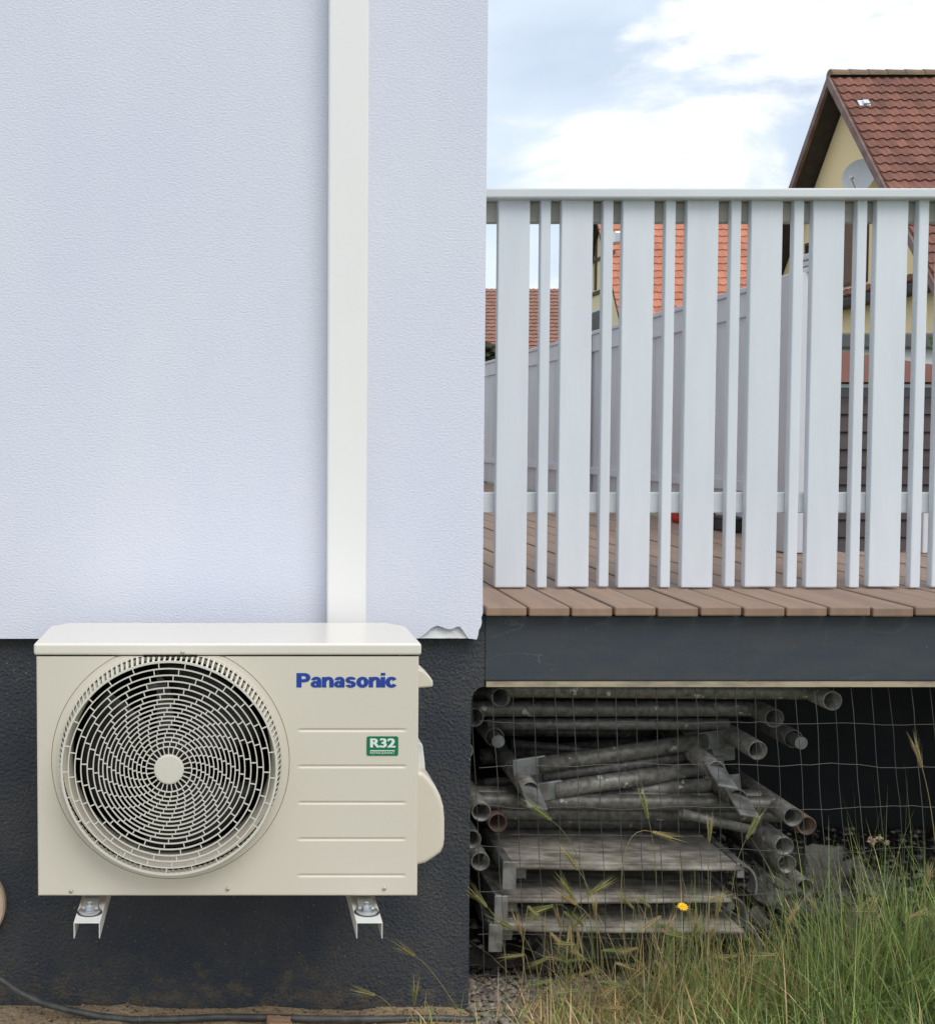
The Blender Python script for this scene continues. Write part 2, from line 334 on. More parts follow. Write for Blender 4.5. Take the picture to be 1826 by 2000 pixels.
# ================================================================== HOUSE WALL
WX = 0.588                                   # right-hand corner of the white wall
house = thing('house', 'white rendered house wall with dark plinth behind the outdoor unit', 'house', (0, 0.3, 0))
zb = at(500, 1248, 0).z
def xz(px, py, Y=0): p = at(px, py, Y); return (p.x, p.z)
notch = [(818,1247),(826,1241),(833,1236),(840,1229),(847,1224),(855,1222),(862,1224),(869,1227),(877,1229),(884,1228),(892,1224),(898,1224),(904,1231),(909,1239),(915,1247)]
corner = [(931,1249),(934,1240),(935,1231),(939,1224),(941,1216),(940,1206),(943,1198)]
poly = [(-1.6, zb)] + [xz(*p) for p in notch] + [xz(*p) for p in corner] + [(WX, 0.99), (WX, 4.2), (-1.6, 4.2)]
b = MB().prism(poly, 0, 0.014); b.build('wall_render', m_wall, house)
b = MB(); b.box(-1.6, WX - 0.012, 0.0145, 0.3, zb + 0.002, 4.19); b.box(-1.6, WX - 0.001, 0.3, 9.0, zb + 0.004, 4.19)
b.build('insulation_core', m_plaster, house)
b = MB(); b.box(WX - 0.0115, WX, 0.0145, 0.2995, zb + 0.03, 4.195); b.build('side_render', m_wall, house)
# rough broken filling in the chip
g = MB(); cx0, cz0 = xz(818, 1247); cx1, _ = xz(915, 1247); top = xz(860, 1222)[1]
nx, nz = 26, 10
for j in range(nz + 1):
    for i in range(nx + 1):
        x = cx0 + (cx1 - cx0) * i / nx; z = zb + 0.001 + (top - zb + 0.004) * j / nz
        g.v.append((x, 0.0135 - 0.010 * (1 - j / nz) ** 1.5 + 0.0025 * noise.noise((x * 60, 0, z * 60)), z))
for j in range(nz):
    for i in range(nx):
        a = j * (nx + 1) + i; g.f.append((a, a + 1, a + nx + 2, a + nx + 1)); g.c.append(None)
ch = g.build('broken_plaster', m_plaster, house, smooth=True); ch['label'] = 'chipped bare plaster patch at the wall foot'
# plinth with the notch for the opening
PY = 0.03
px_r = at(919, 1500, PY).x; z_open = at(940, 1340, PY).z; x_top = at(946, 1300, PY).x
arc = [(px_r, z_open - 0.035), (px_r + 0.006, z_open - 0.016), (px_r + 0.018, z_open - 0.004), (px_r + 0.036, z_open)]
poly = [(-1.6, -0.1), (px_r, -0.1)] + arc + [(x_top, z_open), (x_top, at(1200, 1185.5, 0).z - 0.026), (WX - 0.006, at(1200, 1185.5, 0).z - 0.026), (WX - 0.006, zb - 0.0005), (-1.6, zb - 0.0005)]
MB().prism(poly, PY, 0.5).build('plinth', m_plinth, house)
b = MB(); b.box(-1.6, px_r, 0.5, 9, -0.1, zb - 0.003); b.build('foundation', m_plinth, house)

# ================================================================== CABLE DUCT
dx0 = at(643, 30, -0.055).x; dx1 = at(721.5, 30, -0.055).x
duct = thing('cable_duct', 'white vertical cable duct on the house wall above the outdoor unit', 'duct', (0.5 * (dx0 + dx1), -0.03, 0.75))
MB().box(dx0, dx1, -0.055, -0.0305, 0.62, 4.1).build('duct_cover', m_duct, duct, bevel=0.005, seg=3)
MB().box(dx0 + 0.003, dx1 - 0.003, -0.0302, -0.001, 0.86, 4.1).build('duct_base', m_duct, duct)

# ================================================================== OUTDOOR UNIT
UY = -0.39                                   # front plane of the casing
ux0 = at(73, 1500, UY).x; ux1 = at(817, 1500, UY).x
uz0 = at(450, 1750, UY).z; zl0 = at(450, 1280, UY).z; zl1 = at(450, 1256, UY).z
unit = thing('heat_pump_unit', 'beige outdoor heat pump unit with round fan grille mounted on the wall', 'heat pump', (0.5 * (ux0 + ux1), UY + 0.15, uz0))
GX, GZ = at(333.5, 1487.7, UY).x, at(333.5, 1487.7, UY).z
GR = 0.2455
# front panel, left part with the round opening
xs = at(573, 1500, UY).x             # split between fan half and ribbed half
b = MB(); n = 160; zt = zl0 - 0.002
def rect_hit(an):
    sx, sz = math.sin(an), math.cos(an); t = 9
    if sx > 1e-9: t = min(t, (xs - GX) / sx)
    if sx < -1e-9: t = min(t, (ux0 + 0.004 - GX) / sx)
    if sz > 1e-9: t = min(t, (zt - GZ) / sz)
    if sz < -1e-9: t = min(t, (uz0 + 0.004 - GZ) / sz)
    return t
angs = sorted(set([2 * math.pi * j / n for j in range(n)] + [math.atan2(x - GX, z - GZ) % (2 * math.pi) for x in (ux0 + 0.004, xs) for z in (uz0 + 0.004, zt)]))
for k in range(len(angs)):
    a0, a1 = angs[k], angs[(k + 1) % len(angs)]; P = []
    for a in (a0, a1):
        t = rect_hit(a); r = GR
        ri = (GX + math.sin(a) * r, UY, min(GZ + math.cos(a) * r, zt)); ro = (GX + math.sin(a) * t, UY, GZ + math.cos(a) * t)
        if t < r: ri = ro
        P.append((ri, ro))
    if (Vector(P[0][0]) - Vector(P[0][1])).length < 1e-6 and (Vector(P[1][0]) - Vector(P[1][1])).length < 1e-6: continue
    b.quad(P[0][0], P[1][0], P[1][1], P[0][1])
    # rim of the opening
    q0 = (P[0][0][0], UY + 0.004, P[0][0][2]); q1 = (P[1][0][0], UY + 0.004, P[1][0][2]); b.quad(P[1][0], P[0][0], q0, q1)
# right part: a height field with pressed grooves
rows = []; gro = [at(700, y, UY).z for y in (1426, 1497, 1568, 1639, 1710)]
zs = {uz0 + 0.004, zt}
for gz in gro:
    for d in (-0.007, -0.0045, -0.003, -0.0015, 0, 0.0015, 0.003, 0.0045, 0.007): zs.add(gz + d)
zs = sorted(zs); gx0, gx1 = at(580, 1500, UY).x, at(796, 1500, UY).x
xsr = [xs, gx0 - 0.004, gx0, gx0 + 0.004, gx0 + 0.010, gx1 - 0.010, gx1 - 0.004, gx1, gx1 + 0.004, ux1 - 0.004]
def groove(x, z):
    k = min(max((x - gx0) / 0.010, 0), 1) * min(max((gx1 - x) / 0.010, 0), 1); d = 0
    for gz in gro:
        q = abs(z - gz)
        if q < 0.0046: d = max(d, 0.5 + 0.5 * math.cos(math.pi * q / 0.0046))
    return 0.0020 * k * d
i0 = len(b.v)
for z in zs:
    for x in xsr: b.v.append((x, UY + groove(x, z), z))
W_ = len(xsr)
for j in range(len(zs) - 1):
    for i in range(W_ - 1):
        a = i0 + j * W_ + i; b.f.append((a, a + 1, a + W_ + 1, a + W_)); b.c.append(None)
# rounded edges left, right, bottom
e = 0.004
for (x, s) in ((ux0, 1), (ux1, -1)):
    pr = [(x + s * e * (1 - math.cos(t)), UY + e * (1 - math.sin(t))) for t in (R(90) * q / 4 for q in range(5))]
    for k in range(4):
        b.quad((pr[k][0], pr[k][1], uz0 + e * 0.4), (pr[k + 1][0], pr[k + 1][1], uz0 + e * 0.4), (pr[k + 1][0], pr[k + 1][1], zt), (pr[k][0], pr[k][1], zt))
    b.quad((x, UY + e, uz0 + e * 0.4), (x, UY + 0.28, uz0 + e * 0.4), (x, UY + 0.28, zt), (x, UY + e, zt))
for k in range(4):
    t0, t1 = R(90) * k / 4, R(90) * (k + 1) / 4
    p0 = (UY + e * (1 - math.cos(t0)), uz0 + e * (1 - math.sin(t0))); p1 = (UY + e * (1 - math.cos(t1)), uz0 + e * (1 - math.sin(t1)))
    b.quad((ux0 + e * .7, p0[0], p0[1]), (ux1 - e * .7, p0[0], p0[1]), (ux1 - e * .7, p1[0], p1[1]), (ux0 + e * .7, p1[0], p1[1]))
b.quad((ux0 + e, UY + e, uz0), (ux1 - e, UY + e, uz0), (ux1 - e, UY + 0.28, uz0), (ux0 + e, UY + 0.28, uz0))
b.quad((ux0, UY + 0.28, uz0), (ux0, UY + 0.28, zt), (ux1, UY + 0.28, zt), (ux1, UY + 0.28, uz0))
casing = b.build('casing', m_unit, unit)
# lid
b = MB(); lo = 0.005
lp = [(ux0 - lo, UY - 0.003), (ux1 + lo, UY - 0.003), (ux1 + lo, UY + 0.235), (ux1 - 0.03, UY + 0.288), (ux0 + 0.03, UY + 0.288), (ux0 - lo, UY + 0.235)]
i = len(b.v); nL = len(lp)
b.v += [(x, y, zl0) for x, y in lp] + [(x, y, zl1) for x, y in lp]
b.f.append(tuple(i + k for k in reversed(range(nL)))); b.f.append(tuple(i + nL + k for k in range(nL))); b.c += [None, None]
for k in range(nL): b.f.append((i + k, i + (k + 1) % nL, i + nL + (k + 1) % nL, i + nL + k)); b.c.append(None)
lid = b.build('lid', m_lid, unit, bevel=0.006, seg=4)
# dark inside
b = MB(); b.box(ux0 + 0.01, ux1 - 0.02, UY + 0.17, UY + 0.26, uz0 + 0.01, zt - 0.004)
b.build('heat_exchanger', m_black, unit)
b = MB(); b.lathe([(GR + 0.03, UY + 0.006), (GR + 0.03, UY + 0.17)], GX, GZ, 48); b.v = [(x, y, min(z, zt - 0.003)) for x, y, z in b.v]
b.build('inner_housing', m_black, unit)
# bell mouth around the fan
b = MB(); b.lathe([(0.2235, UY + 0.003), (0.2195, UY + 0.003), (0.2155, UY + 0.008), (0.2115, UY + 0.018), (0.209, UY + 0.032), (0.2075, UY + 0.07), (0.212, UY + 0.071), (0.214, UY + 0.03)], GX, GZ, 96)
b.v = [(x, y, min(z, zt)) for x, y, z in b.v]
b.build('bell_mouth', m_unit, unit, smooth=True)
# flange ring round the grille
b = MB().ring(GX, GZ, UY + 0.0012, UY + 0.006, 0.2285, GR - 0.0009, 128, zmax=zt); b.build('grille_flange', m_unit, unit)
# grille
GP = 0.055
b = MB(); sc_ = 2.555 / 2500
radii = [212.5,199,186,174,161.5,149.5,139,130.5,122,113.5,105,97,88.6,80,72,63.5,55,45]
rm = [r * sc_ for r in radii]; rh = 29.5 * sc_
def gy(r): return UY - GP - 0.007 * (1 - (r / rm[0]) ** 2)
for k, r in enumerate(rm):
    wdt = 0.00115 if k else 0.0022
    b.ring(GX, GZ, gy(r), gy(r) + 0.0035, r - wdt, r + wdt, 110)
nb = 25; ph = 0.155
zones = [rm[0]] + rm[1:] + [rh]
for k in range(len(zones) - 1):
    r0, r1 = zones[k + 1], zones[k]
    for j in range(nb):
        an = ph - 0.0545 * k + 2 * math.pi * j / nb
        m = Matrix.Translation((GX, 0, GZ)) @ Matrix.Rotation(an, 4, 'Y')
        y = gy(0.5 * (r0 + r1))
        b.box(-0.0010, 0.0010, y + 0.0004, y + 0.0030, r0 - 0.0005, r1 + 0.0005, m)
ns = 125; r0, r1 = rm[0] + 0.001, 0.2315
for j in range(ns):
    an = ph + 2 * math.pi * j / ns
    sx, sz = math.sin(an), math.cos(an); tx, tz = sz * 0.0021, -sx * 0.0021
    y0, y1 = UY - GP + 0.001, UY + 0.002; dd = 0.006
    P = []
    for (rr, y) in ((r0, y0), (r1, y1), (r1 - dd, y1), (r0 - dd * 0.5, y0 + dd)):
        for q in (-1, 1): P.append((GX + sx * rr + q * tx, y, min(GZ + sz * rr + q * tz, zt)))
    i = len(b.v); b.v += P
    for k in range(4): A = i + 2 * k; B = i + 2 * ((k + 1) % 4); b.f.append((A, A + 1, B + 1, B)); b.c.append(None)
b.ring(GX, GZ, UY - 0.004, UY + 0.002, 0.2275, 0.2325, 128, zmax=zt)
gr = b.build('fan_grille', m_grille, unit)
b = MB(); b.lathe([(0, gy(0) - 0.0015), (rh * 0.9, gy(0) - 0.0012), (rh * 0.985, gy(0) - 0.0004), (rh, gy(0) + 0.0012), (rh, gy(0) + 0.008)], GX, GZ, 48)
b.build('grille_badge', m_grille, gr, smooth=False).matrix_parent_inverse = Matrix.Translation(-unit.location) if False else gr.matrix_world.inverted()
# fan
b = MB(); b.lathe([(0, UY + 0.022), (0.045, UY + 0.026), (0.05, UY + 0.032), (0.05, UY + 0.09)], GX, GZ, 40); fan = b.build('fan_hub', m_fan, unit, smooth=True)
for k in range(3):
    b = MB(); i = 0; nn, mm = 8, 7
    for u in range(nn + 1):
        rr = 0.046 + 0.148 * u / nn; tw = R(58) - R(22) * u / nn; ch_ = R(72) + R(18) * u / nn
        for v_ in range(mm + 1):
            an = 2 * math.pi * k / 3 + 0.9 + ch_ * (v_ / mm - 0.5) - 0.35 * (u / nn)
            b.v.append((GX + rr * math.sin(an), UY + 0.055 - 0.035 * (v_ / mm - 0.5) * 2 * math.sin(tw), GZ + rr * math.cos(an)))
    for u in range(nn):
        for v_ in range(mm): a = u * (mm + 1) + v_; b.f.append((a, a + 1, a + mm + 2, a + mm + 1)); b.c.append(None)
    bl = b.build('fan_blade', m_fan, unit, smooth=True); bl.modifiers.new('solid', 'SOLIDIFY').thickness = 0.003
b = MB(); b.box(GX - 0.035, GX + 0.0, UY + 0.12, UY + 0.14, GZ - 0.20, GZ + 0.21); b.box(GX - 0.055, GX + 0.03, UY + 0.115, UY + 0.15, GZ + 0.125, GZ + 0.14)
b.build('motor_mount', m_flat, unit)
# side covers
b = MB()
pr = [(0, 1503), (10, 1510), (22, 1521), (35, 1538), (44, 1556), (50, 1577), (52, 1600), (52, 1640), (50, 1655), (44, 1667), (30, 1677), (14, 1687), (0, 1695)]
pl = [(at(817 + d, y, UY + 0.11).x if d else ux1 - 0.002, at(840, y, UY + 0.11).z) for d, y in pr]
b.prism(list(reversed(pl)), UY + 0.11, UY + 0.24); vc = b.build('valve_cover', m_unit, unit, bevel=0.009, seg=4, fix=True)
b = MB(); pl = [(at(817 + d, y, UY + 0.2).x if d else ux1 - 0.002, at(840, y, UY + 0.2).z) for d, y in ((0, 1432), (9, 1455), (13, 1490), (15, 1520), (0, 1525))]
b.prism(list(reversed(pl)), UY + 0.20, UY + 0.27); b.build('side_guard', m_bracket, unit, bevel=0.003, fix=True)
b = MB(); pl = [(at(817 + d, y, UY + 0.09).x if d else ux1 - 0.002, at(840, y, UY + 0.09).z) for d, y in ((0, 1303), (10, 1310), (24, 1323), (29, 1331), (29, 1342), (0, 1345))]
b.prism(list(reversed(pl)), UY + 0.09, UY + 0.18); b.build('carry_handle', m_unit, unit, bevel=0.004, seg=3, fix=True)
# screws
for px, py in ((139, 1741), (445, 1737), (751, 1736), (357, 1274)):
    p = at(px, py, UY - 0.003); b = MB(); b.lathe([(0, -0.004), (0.0022, -0.0038), (0.0038, -0.0028), (0.0042, 0.0), (0.0042, 0.004)], 0, 0, 14)
    o = b.build('screw', m_screw, unit, smooth=True); o.location = (p.x, UY if py > 1300 else UY - 0.003, p.z)
# lettering
def lettering(name, txt, px0, px1, pyb, cap_px, mat, Y, parent, embold=0.0, th=0.0006):
    cu = bpy.data.curves.new(name, 'FONT'); cu.body = txt; cu.size = 1; cu.offset = embold; cu.space_character = 1.0 + embold * 1.6; cu.extrude = 0
    o = bpy.data.objects.new(name, cu); COL.objects.link(o)
    dg = bpy.context.evaluated_depsgraph_get(); dg.update()
    me = bpy.data.meshes.new_from_object(o.evaluated_get(dg)); bpy.data.objects.remove(o)
    xs_ = [v.co.x for v in me.vertices]; ys_ = [v.co.y for v in me.vertices]
    x0, x1, y0, y1 = min(xs_), max(xs_), min(ys_), max(ys_)
    A = at(px0, pyb, Y); B = at(px1, pyb, Y); Tt = at(px0, pyb - cap_px, Y)
    for v in me.vertices:
        u = (v.co.x - x0) / (x1 - x0); q = (v.co.y - y0) / (y1 - y0)
        v.co = (A.x + (B.x - A.x) * u, Y - th, A.z + (Tt.z - A.z) * q)
    me.materials.append(mat)
    o = bpy.data.objects.new(name, me); COL.objects.link(o); o.parent = parent; o.matrix_parent_inverse = Matrix.Translation(-unit.location)
    return o
def heavy_word(word, px0, px1, pyb, xh_px, mat, Y, parent):
    """heavy grotesque letters from bars and ring arcs, x-height 1"""
    S_ = []
    def bar(x0, x1, y0, y1): S_.append([[(x0, y0), (x1, y0), (x1, y1), (x0, y1)]])
    def arc(cx, cy, rx, ry, ix, iy, a0, a1, n=22):
        q = []
        for k in range(n):
            A, B = R(a0 + (a1 - a0) * k / n), R(a0 + (a1 - a0) * (k + 1) / n)
            q.append([(cx + ix * math.cos(A), cy + iy * math.sin(A)), (cx + rx * math.cos(A), cy + ry * math.sin(A)), (cx + rx * math.cos(B), cy + ry * math.sin(B)), (cx + ix * math.cos(B), cy + iy * math.sin(B))])
        S_.append(q)
    out = []; x = 0
    for chx in word:
        S_.clear()
        if chx == 'P': bar(0, .42, 0, 1.38); bar(.42, .72, 1.10, 1.38); bar(.42, .72, .50, .80); arc(.72, .94, .54, .44, .17, .15, -90, 90); wv = 1.26
        elif chx == 'a': arc(.43, .30, .43, .32, .10, .10, 40, 360 + 40); bar(.60, .96, 0, .66); arc(.51, .66, .45, .37, .10, .12, 0, 172); wv = 1.0
        elif chx == 'n': bar(0, .36, 0, 1.0); bar(.70, 1.06, 0, .60); arc(.58, .60, .48, .43, .125, .15, 0, 180); wv = 1.06
        elif chx == 's': arc(.49, .705, .47, .325, .10, .085, 12, 270); arc(.49, .295, .47, .325, .10, .085, -168, 90); wv = .98
        elif chx == 'o': arc(.55, .5, .55, .53, .18, .25, 0, 360, 36); wv = 1.10
        elif chx == 'i': bar(0, .37, 0, 1.0); bar(0, .37, 1.14, 1.40); wv = .37
        elif chx == 'c': arc(.55, .5, .55, .53, .18, .25, 34, 326, 32); wv = 1.0
        for st in S_: out.append([[(x + u, v) for u, v in q] for q in st])
        x += wv + .075
    tot = x - .075; A = at(px0, pyb, Y); B = at(px1, pyb, Y); H = at(px0, pyb - xh_px, Y).z - A.z; b = MB()
    for k, st in enumerate(out):
        yy = Y - 0.0004 - 0.00004 * (k % 4)
        for sh, dy in ((0, 0), (-0.032, 0.00016), (0.032, 0.00032)):
            for q in st: b.quad(*[(A.x + (B.x - A.x) * (u + sh) / tot, yy + dy - 0.0004, A.z + H * v) for u, v in q])
    return b.build('lettering', mat, parent)
heavy_word('Panasonic', 580, 774, 1342.5, 20.3, m_logo, UY, unit)
lp_ = [xz(px, py, UY) for px, py in ((716,1476),(778,1476),(778,1438),(716,1438))]
lab = MB(); x0, z0 = lp_[0]; x1, z1 = lp_[2]; rr = 0.004; pts = []
for cx_, cz_, a0 in ((x1 - rr, z0 + rr, 270), (x1 - rr, z1 - rr, 0), (x0 + rr, z1 - rr, 90), (x0 + rr, z0 + rr, 180)):
    for q in range(5): an = R(a0 + 90 * q / 4); pts.append((cx_ + rr * math.cos(an), cz_ + rr * math.sin(an)))
lab.prism(pts, UY - 0.0008, UY); label = lab.build('sticker', m_green, unit); label['label'] = 'green rounded refrigerant sticker with white lettering'
lettering('lettering', 'R32', 723, 771, 1460, 18, m_labelwhite, UY - 0.0009, unit, embold=0.022)
lettering('lettering', 'R32', 724.6, 772.6, 1460, 18, m_labelwhite, UY - 0.0011, unit, embold=0.018)
lettering('lettering', 'REFRIGERANT', 723, 771, 1472.5, 5.2, m_labelwhite, UY - 0.0009, unit, embold=0.0)
A = xz(723, 1466.3, UY); B = xz(771, 1465.0, UY); MB().box(A[0], B[0], UY - 0.0015, UY - 0.0009, A[1], B[1]).build('label_rule', m_labelwhite, unit)

# ================================================================== BRACKETS
for k, (pxc, lbl) in enumerate(((170, 'white steel channel bracket under the fan end of the outdoor unit'), (722, 'white steel channel bracket under the sticker end of the outdoor unit'))):
    Yf = -0.47; c = at(pxc, 1802, Yf); x = c.x; zt_ = c.z; hw = 0.0265
    br = thing('wall_bracket', lbl, 'bracket', (x, -0.02, zt_ - 0.03), 'brackets carrying the outdoor unit')
    b = MB(); t = 0.0022
    po = [(x - hw, zt_ - 0.033), (x - hw + t, zt_ - 0.033), (x - hw + t, zt_ - t), (x + hw - t, zt_ - t), (x + hw - t, zt_ - 0.033), (x + hw, zt_ - 0.033), (x + hw, zt_), (x - hw, zt_)]
    b.prism(po, Yf, 0.029); b.build('channel', m_bracket, br, bevel=0.0012)
    b = MB(); Yb = Yf + 0.055
    b.lathe([(0, zt_ + 0.006), (0.020, zt_ + 0.006), (0.0235, zt_ + 0.0045), (0.0235, zt_ + 0.001)], x, Yb, 28, axis='z'); b.build('washer', m_alu, br, smooth=False)
    b = MB(); b.tube([(x, Yb, zt_ + 0.006), (x, Yb, zt_ + 0.015)], 0.0105, 6); b.build('bolt_nut', m_alu, br, bevel=0.001)
    b = MB(); b.tube([(x, Yb, zt_ + 0.014), (x, Yb, zt_ + 0.021)], 0.0048, 12); b.build('bolt_end', m_alu, br)
    b = MB(); m = Matrix.Translation((x, Yb + 0.03, zt_ + 0.012)) @ Matrix.Rotation(R(14), 4, 'X'); b.box(-0.017, 0.017, -0.024, 0.05, -0.0015, 0.0015, m); b.build('foot_plate', m_alu, br, bevel=0.002)
    b = MB(); b.tube([(x, Yb + 0.0, zt_), (x, Yb, zt_ + 0.0011)], 0.026, 24); b.build('rubber_pad', m_blackpl, br)

# ================================================================== HOSE + ROUND COVER
pts = [(-40,1893),(0,1914),(40,1938),(80,1956),(130,1973),(190,1986),(260,1990),(340,1989),(430,1988),(520,1988),(640,1988),(740,1990),(860,1991),(960,1994),(1010,1988)]
P = []
for q, (px, py) in enumerate(pts):
    Y = -0.045 - 0.0 * q; p = at(px, py, Y); P.append((p.x, Y + 0.006 * math.sin(q * 1.7), p.z))
PP = []
for k in range(len(P) - 1):
    for t in range(4): PP.append(Vector(P[k]).lerp(Vector(P[k + 1]), t / 4))
PP.append(Vector(P[-1]))
ho = MB().tube(PP, 0.0082, 10).build('garden_hose', m_hose, smooth=True); tag(ho, 'thin black hose lying on the soil along the foot of the plinth', 'hose')
c = at(-71, 1772, 0.0)
vb = thing('round_cover', 'round beige clay cover with red ring on the dark plinth at the left edge', 'cover', (c.x, 0.028, c.z))
MB().lathe([(0, PY - 0.012), (0.050, PY - 0.012), (0.053, PY - 0.018), (0.070, PY - 0.018)], c.x, c.z, 40).build('cover_plate', m_redclay, vb, smooth=False)
b = MB(); b.lathe([(0.0700, PY - 0.016), (0.0715, PY - 0.026), (0.094, PY - 0.026), (0.098, PY - 0.02), (0.098, PY - 0.0005)], c.x, c.z, 48); b.build('rim', m_beige, vb)
for an in range(0, 360, 30):
    b = MB(); m = Matrix.Translation((c.x, 0, c.z)) @ Matrix.Rotation(R(an), 4, 'Y'); b.box(-0.004, 0.004, PY - 0.022, PY - 0.0181, 0.054, 0.0695, m); b.build('spoke', m_beige, vb)

# ================================================================== TERRACE
DZ = at(1200, 1185.5, 0).z                   # top of the planks
ter = thing('terrace', 'raised terrace with brown wooden planks on a dark painted edge beam', 'terrace', (1.8, 0.6, 0))
bz1 = DZ - 0.024; bz0 = at(1300, 1331, PY).z
b = MB(); b.box(x_top + 0.0005, 3.6, PY + 0.002, 0.2, bz0, bz1 - 0.001); b.build('edge_beam', m_beam, ter, bevel=0.004)
b = MB(); b.box(px_r + 0.035, 3.6, PY - 0.004, 0.075, bz0 - 0.0125, bz0 - 0.0006); b.build('edge_batten', m_batten, ter)
b = MB(); b.box(x_top + 0.001, 3.6, 0.2005, 1.40, bz1 - 0.06, bz1 - 0.0015); b.box(x_top + 0.001, 2.15, 1.4005, 9.4, bz1 - 0.06, bz1 - 0.0015); b.build('slab', m_under_dark, ter)  # solid sheet added below the planks to stop light coming through the gaps
b = MB(); b.box(0.57, 3.6, 1.25, 1.29, -0.05, bz1 - 0.062); b.box(3.45, 3.6, 0.25, 1.245, -0.05, bz1 - 0.062); b.build('rear_wall_and_side_stop', m_under_dark, ter)  # rear wall, plus an unseen side wall added to keep the space dark
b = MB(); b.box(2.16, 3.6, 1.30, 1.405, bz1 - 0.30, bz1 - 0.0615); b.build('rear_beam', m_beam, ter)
j0 = at(1030.7, 1186, 0).x; pitch = (at(1785, 1186, 0).x - j0) / 9
long_me = short_me = None
for k in range(-1, 27):
    x0 = j0 + pitch * k + 0.003; x1 = j0 + pitch * (k + 1) - 0.003; ln = 9.4 if x0 < 2.08 else 1.42
    dy = 0.0016 * math.sin(k * 2.3)
    b = MB().box(0, x1 - x0, dy, ln, -0.022, 0); o = b.build('plank', m_plank, ter, bevel=0.0035); o.location = (x0, -0.002, DZ + 0.0012 * math.sin(k * 3.7)); 
rnd = random.Random(4)
# ================================================================== PICKET FENCE
FY = 0.347
fen = thing('picket_fence', 'white wooden picket railing with wide and narrow pickets on the terrace', 'fence', (1.6, FY + 0.05, DZ))
zpt = at(1200, 389.5, FY).z; zpb = DZ + 0.004
bigL = [974, 1097.5, 1217, 1342.5, 1468, 1589, 1713, 1838]; thL = [1057, 1179, 1301, 1429, 1551.6, 1675, 1795.5, 1919]
bigL.insert(0, 850)
for L_, wd, nm in ((bigL, 61.8, 'wide_picket'), (thL, 19.6, 'narrow_picket')):
    for px in L_:
        x0 = at(px, 400, FY).x; x1 = at(px + wd, 400, FY).x
        if x0 < WX: x0 = WX + 0.004
        if x1 - x0 < 0.012: continue
        dy = rnd.uniform(0, 0.0015); tl = rnd.uniform(-0.002, 0.002)
        MB().box(x0, x1, FY + dy, FY + 0.028, zpb + rnd.uniform(-0.001, 0.002), zpt).build(nm, m_picket, fen, bevel=0.003)
X1 = at(1960, 400, FY).x
zr0 = at(1200, 386, FY - 0.03).z; zr1 = at(1200, 367, FY - 0.03).z
MB().box(WX + 0.002, X1, FY - 0.03, FY + 0.095, zr0, zr1).build('handrail', m_rail, fen, bevel=0.004)
MB().box(WX + 0.003, X1, FY + 0.0285, FY + 0.065, at(1200, 434, FY + 0.03).z, zr0 - 0.0005).build('top_rail', m_toprail, fen, bevel=0.003)
MB().box(WX + 0.003, X1, FY + 0.0285, FY + 0.065, at(1200, 1002, FY + 0.03).z, at(1200, 962, FY + 0.03).z).build('bottom_rail', m_rail, fen, bevel=0.003)
for k in (3, 7):
    x0 = at(bigL[k] + 16, 700, FY).x + 0.012; MB().box(x0, x0 + 0.045, FY + 0.066, FY + 0.115, DZ + 0.003, zr0 - 0.001).build('fence_post', m_rail, fen, bevel=0.003)

# ================================================================== GREY SCREEN FENCE
SX = 2.12; zst = 1.953
scr = thing('screen_fence', 'grey boarded privacy screen running back along the terrace', 'fence', (SX, 4, DZ))
y = 1.66
while y < 9.35:
    MB().box(SX, SX + 0.02, y, min(y + 0.192, 9.38), DZ + 0.215, zst - 0.12).build('board', m_screen, scr, bevel=0.003); y += 0.2
y = 1.66
while y < 9.35:
    MB().box(SX + 0.004, SX + 0.02, y, min(y + 0.118, 9.38), DZ + 0.01, DZ + 0.1695).build('lower_board', m_screen, scr, bevel=0.002); y += 0.122
MB().box(SX - 0.022, SX + 0.03, 1.64, 9.4, zst - 0.022, zst).build('cap_rail', m_screen, scr, bevel=0.003)
MB().box(SX - 0.012, SX + 0.028, 1.65, 9.4, zst - 0.12, zst - 0.0225).build('top_rail', m_screen, scr, bevel=0.003)
MB().box(SX - 0.014, SX + 0.028, 1.65, 9.4, DZ + 0.170, DZ + 0.2145).build('middle_rail', m_screen, scr, bevel=0.003)
for k in range(4):
    y = 2.75 + 1.8 * k; MB().box(SX - 0.045, SX - 0.0225, y, y + 0.06, DZ + 0.004, zst - 0.0225).build('screen_post', m_screenw, scr, bevel=0.003)
EX = 1.89
ep = MB().box(EX - 0.012, EX + 0.105, 1.33, 1.43, DZ + 0.003, zst - 0.06).build('end_post', m_screenw, scr, bevel=0.004)
for k, (dz, ov) in enumerate(((0.0, 0.012), (0.026, 0.002), (0.046, 0.014))):
    MB().box(EX + 0.05 - ov, EX + 0.105 + ov, 1.33 - ov, 1.43 + ov, zst - 0.06 + dz + 0.001, zst - 0.06 + dz + 0.018).build('post_cap', m_white, scr, bevel=0.003)

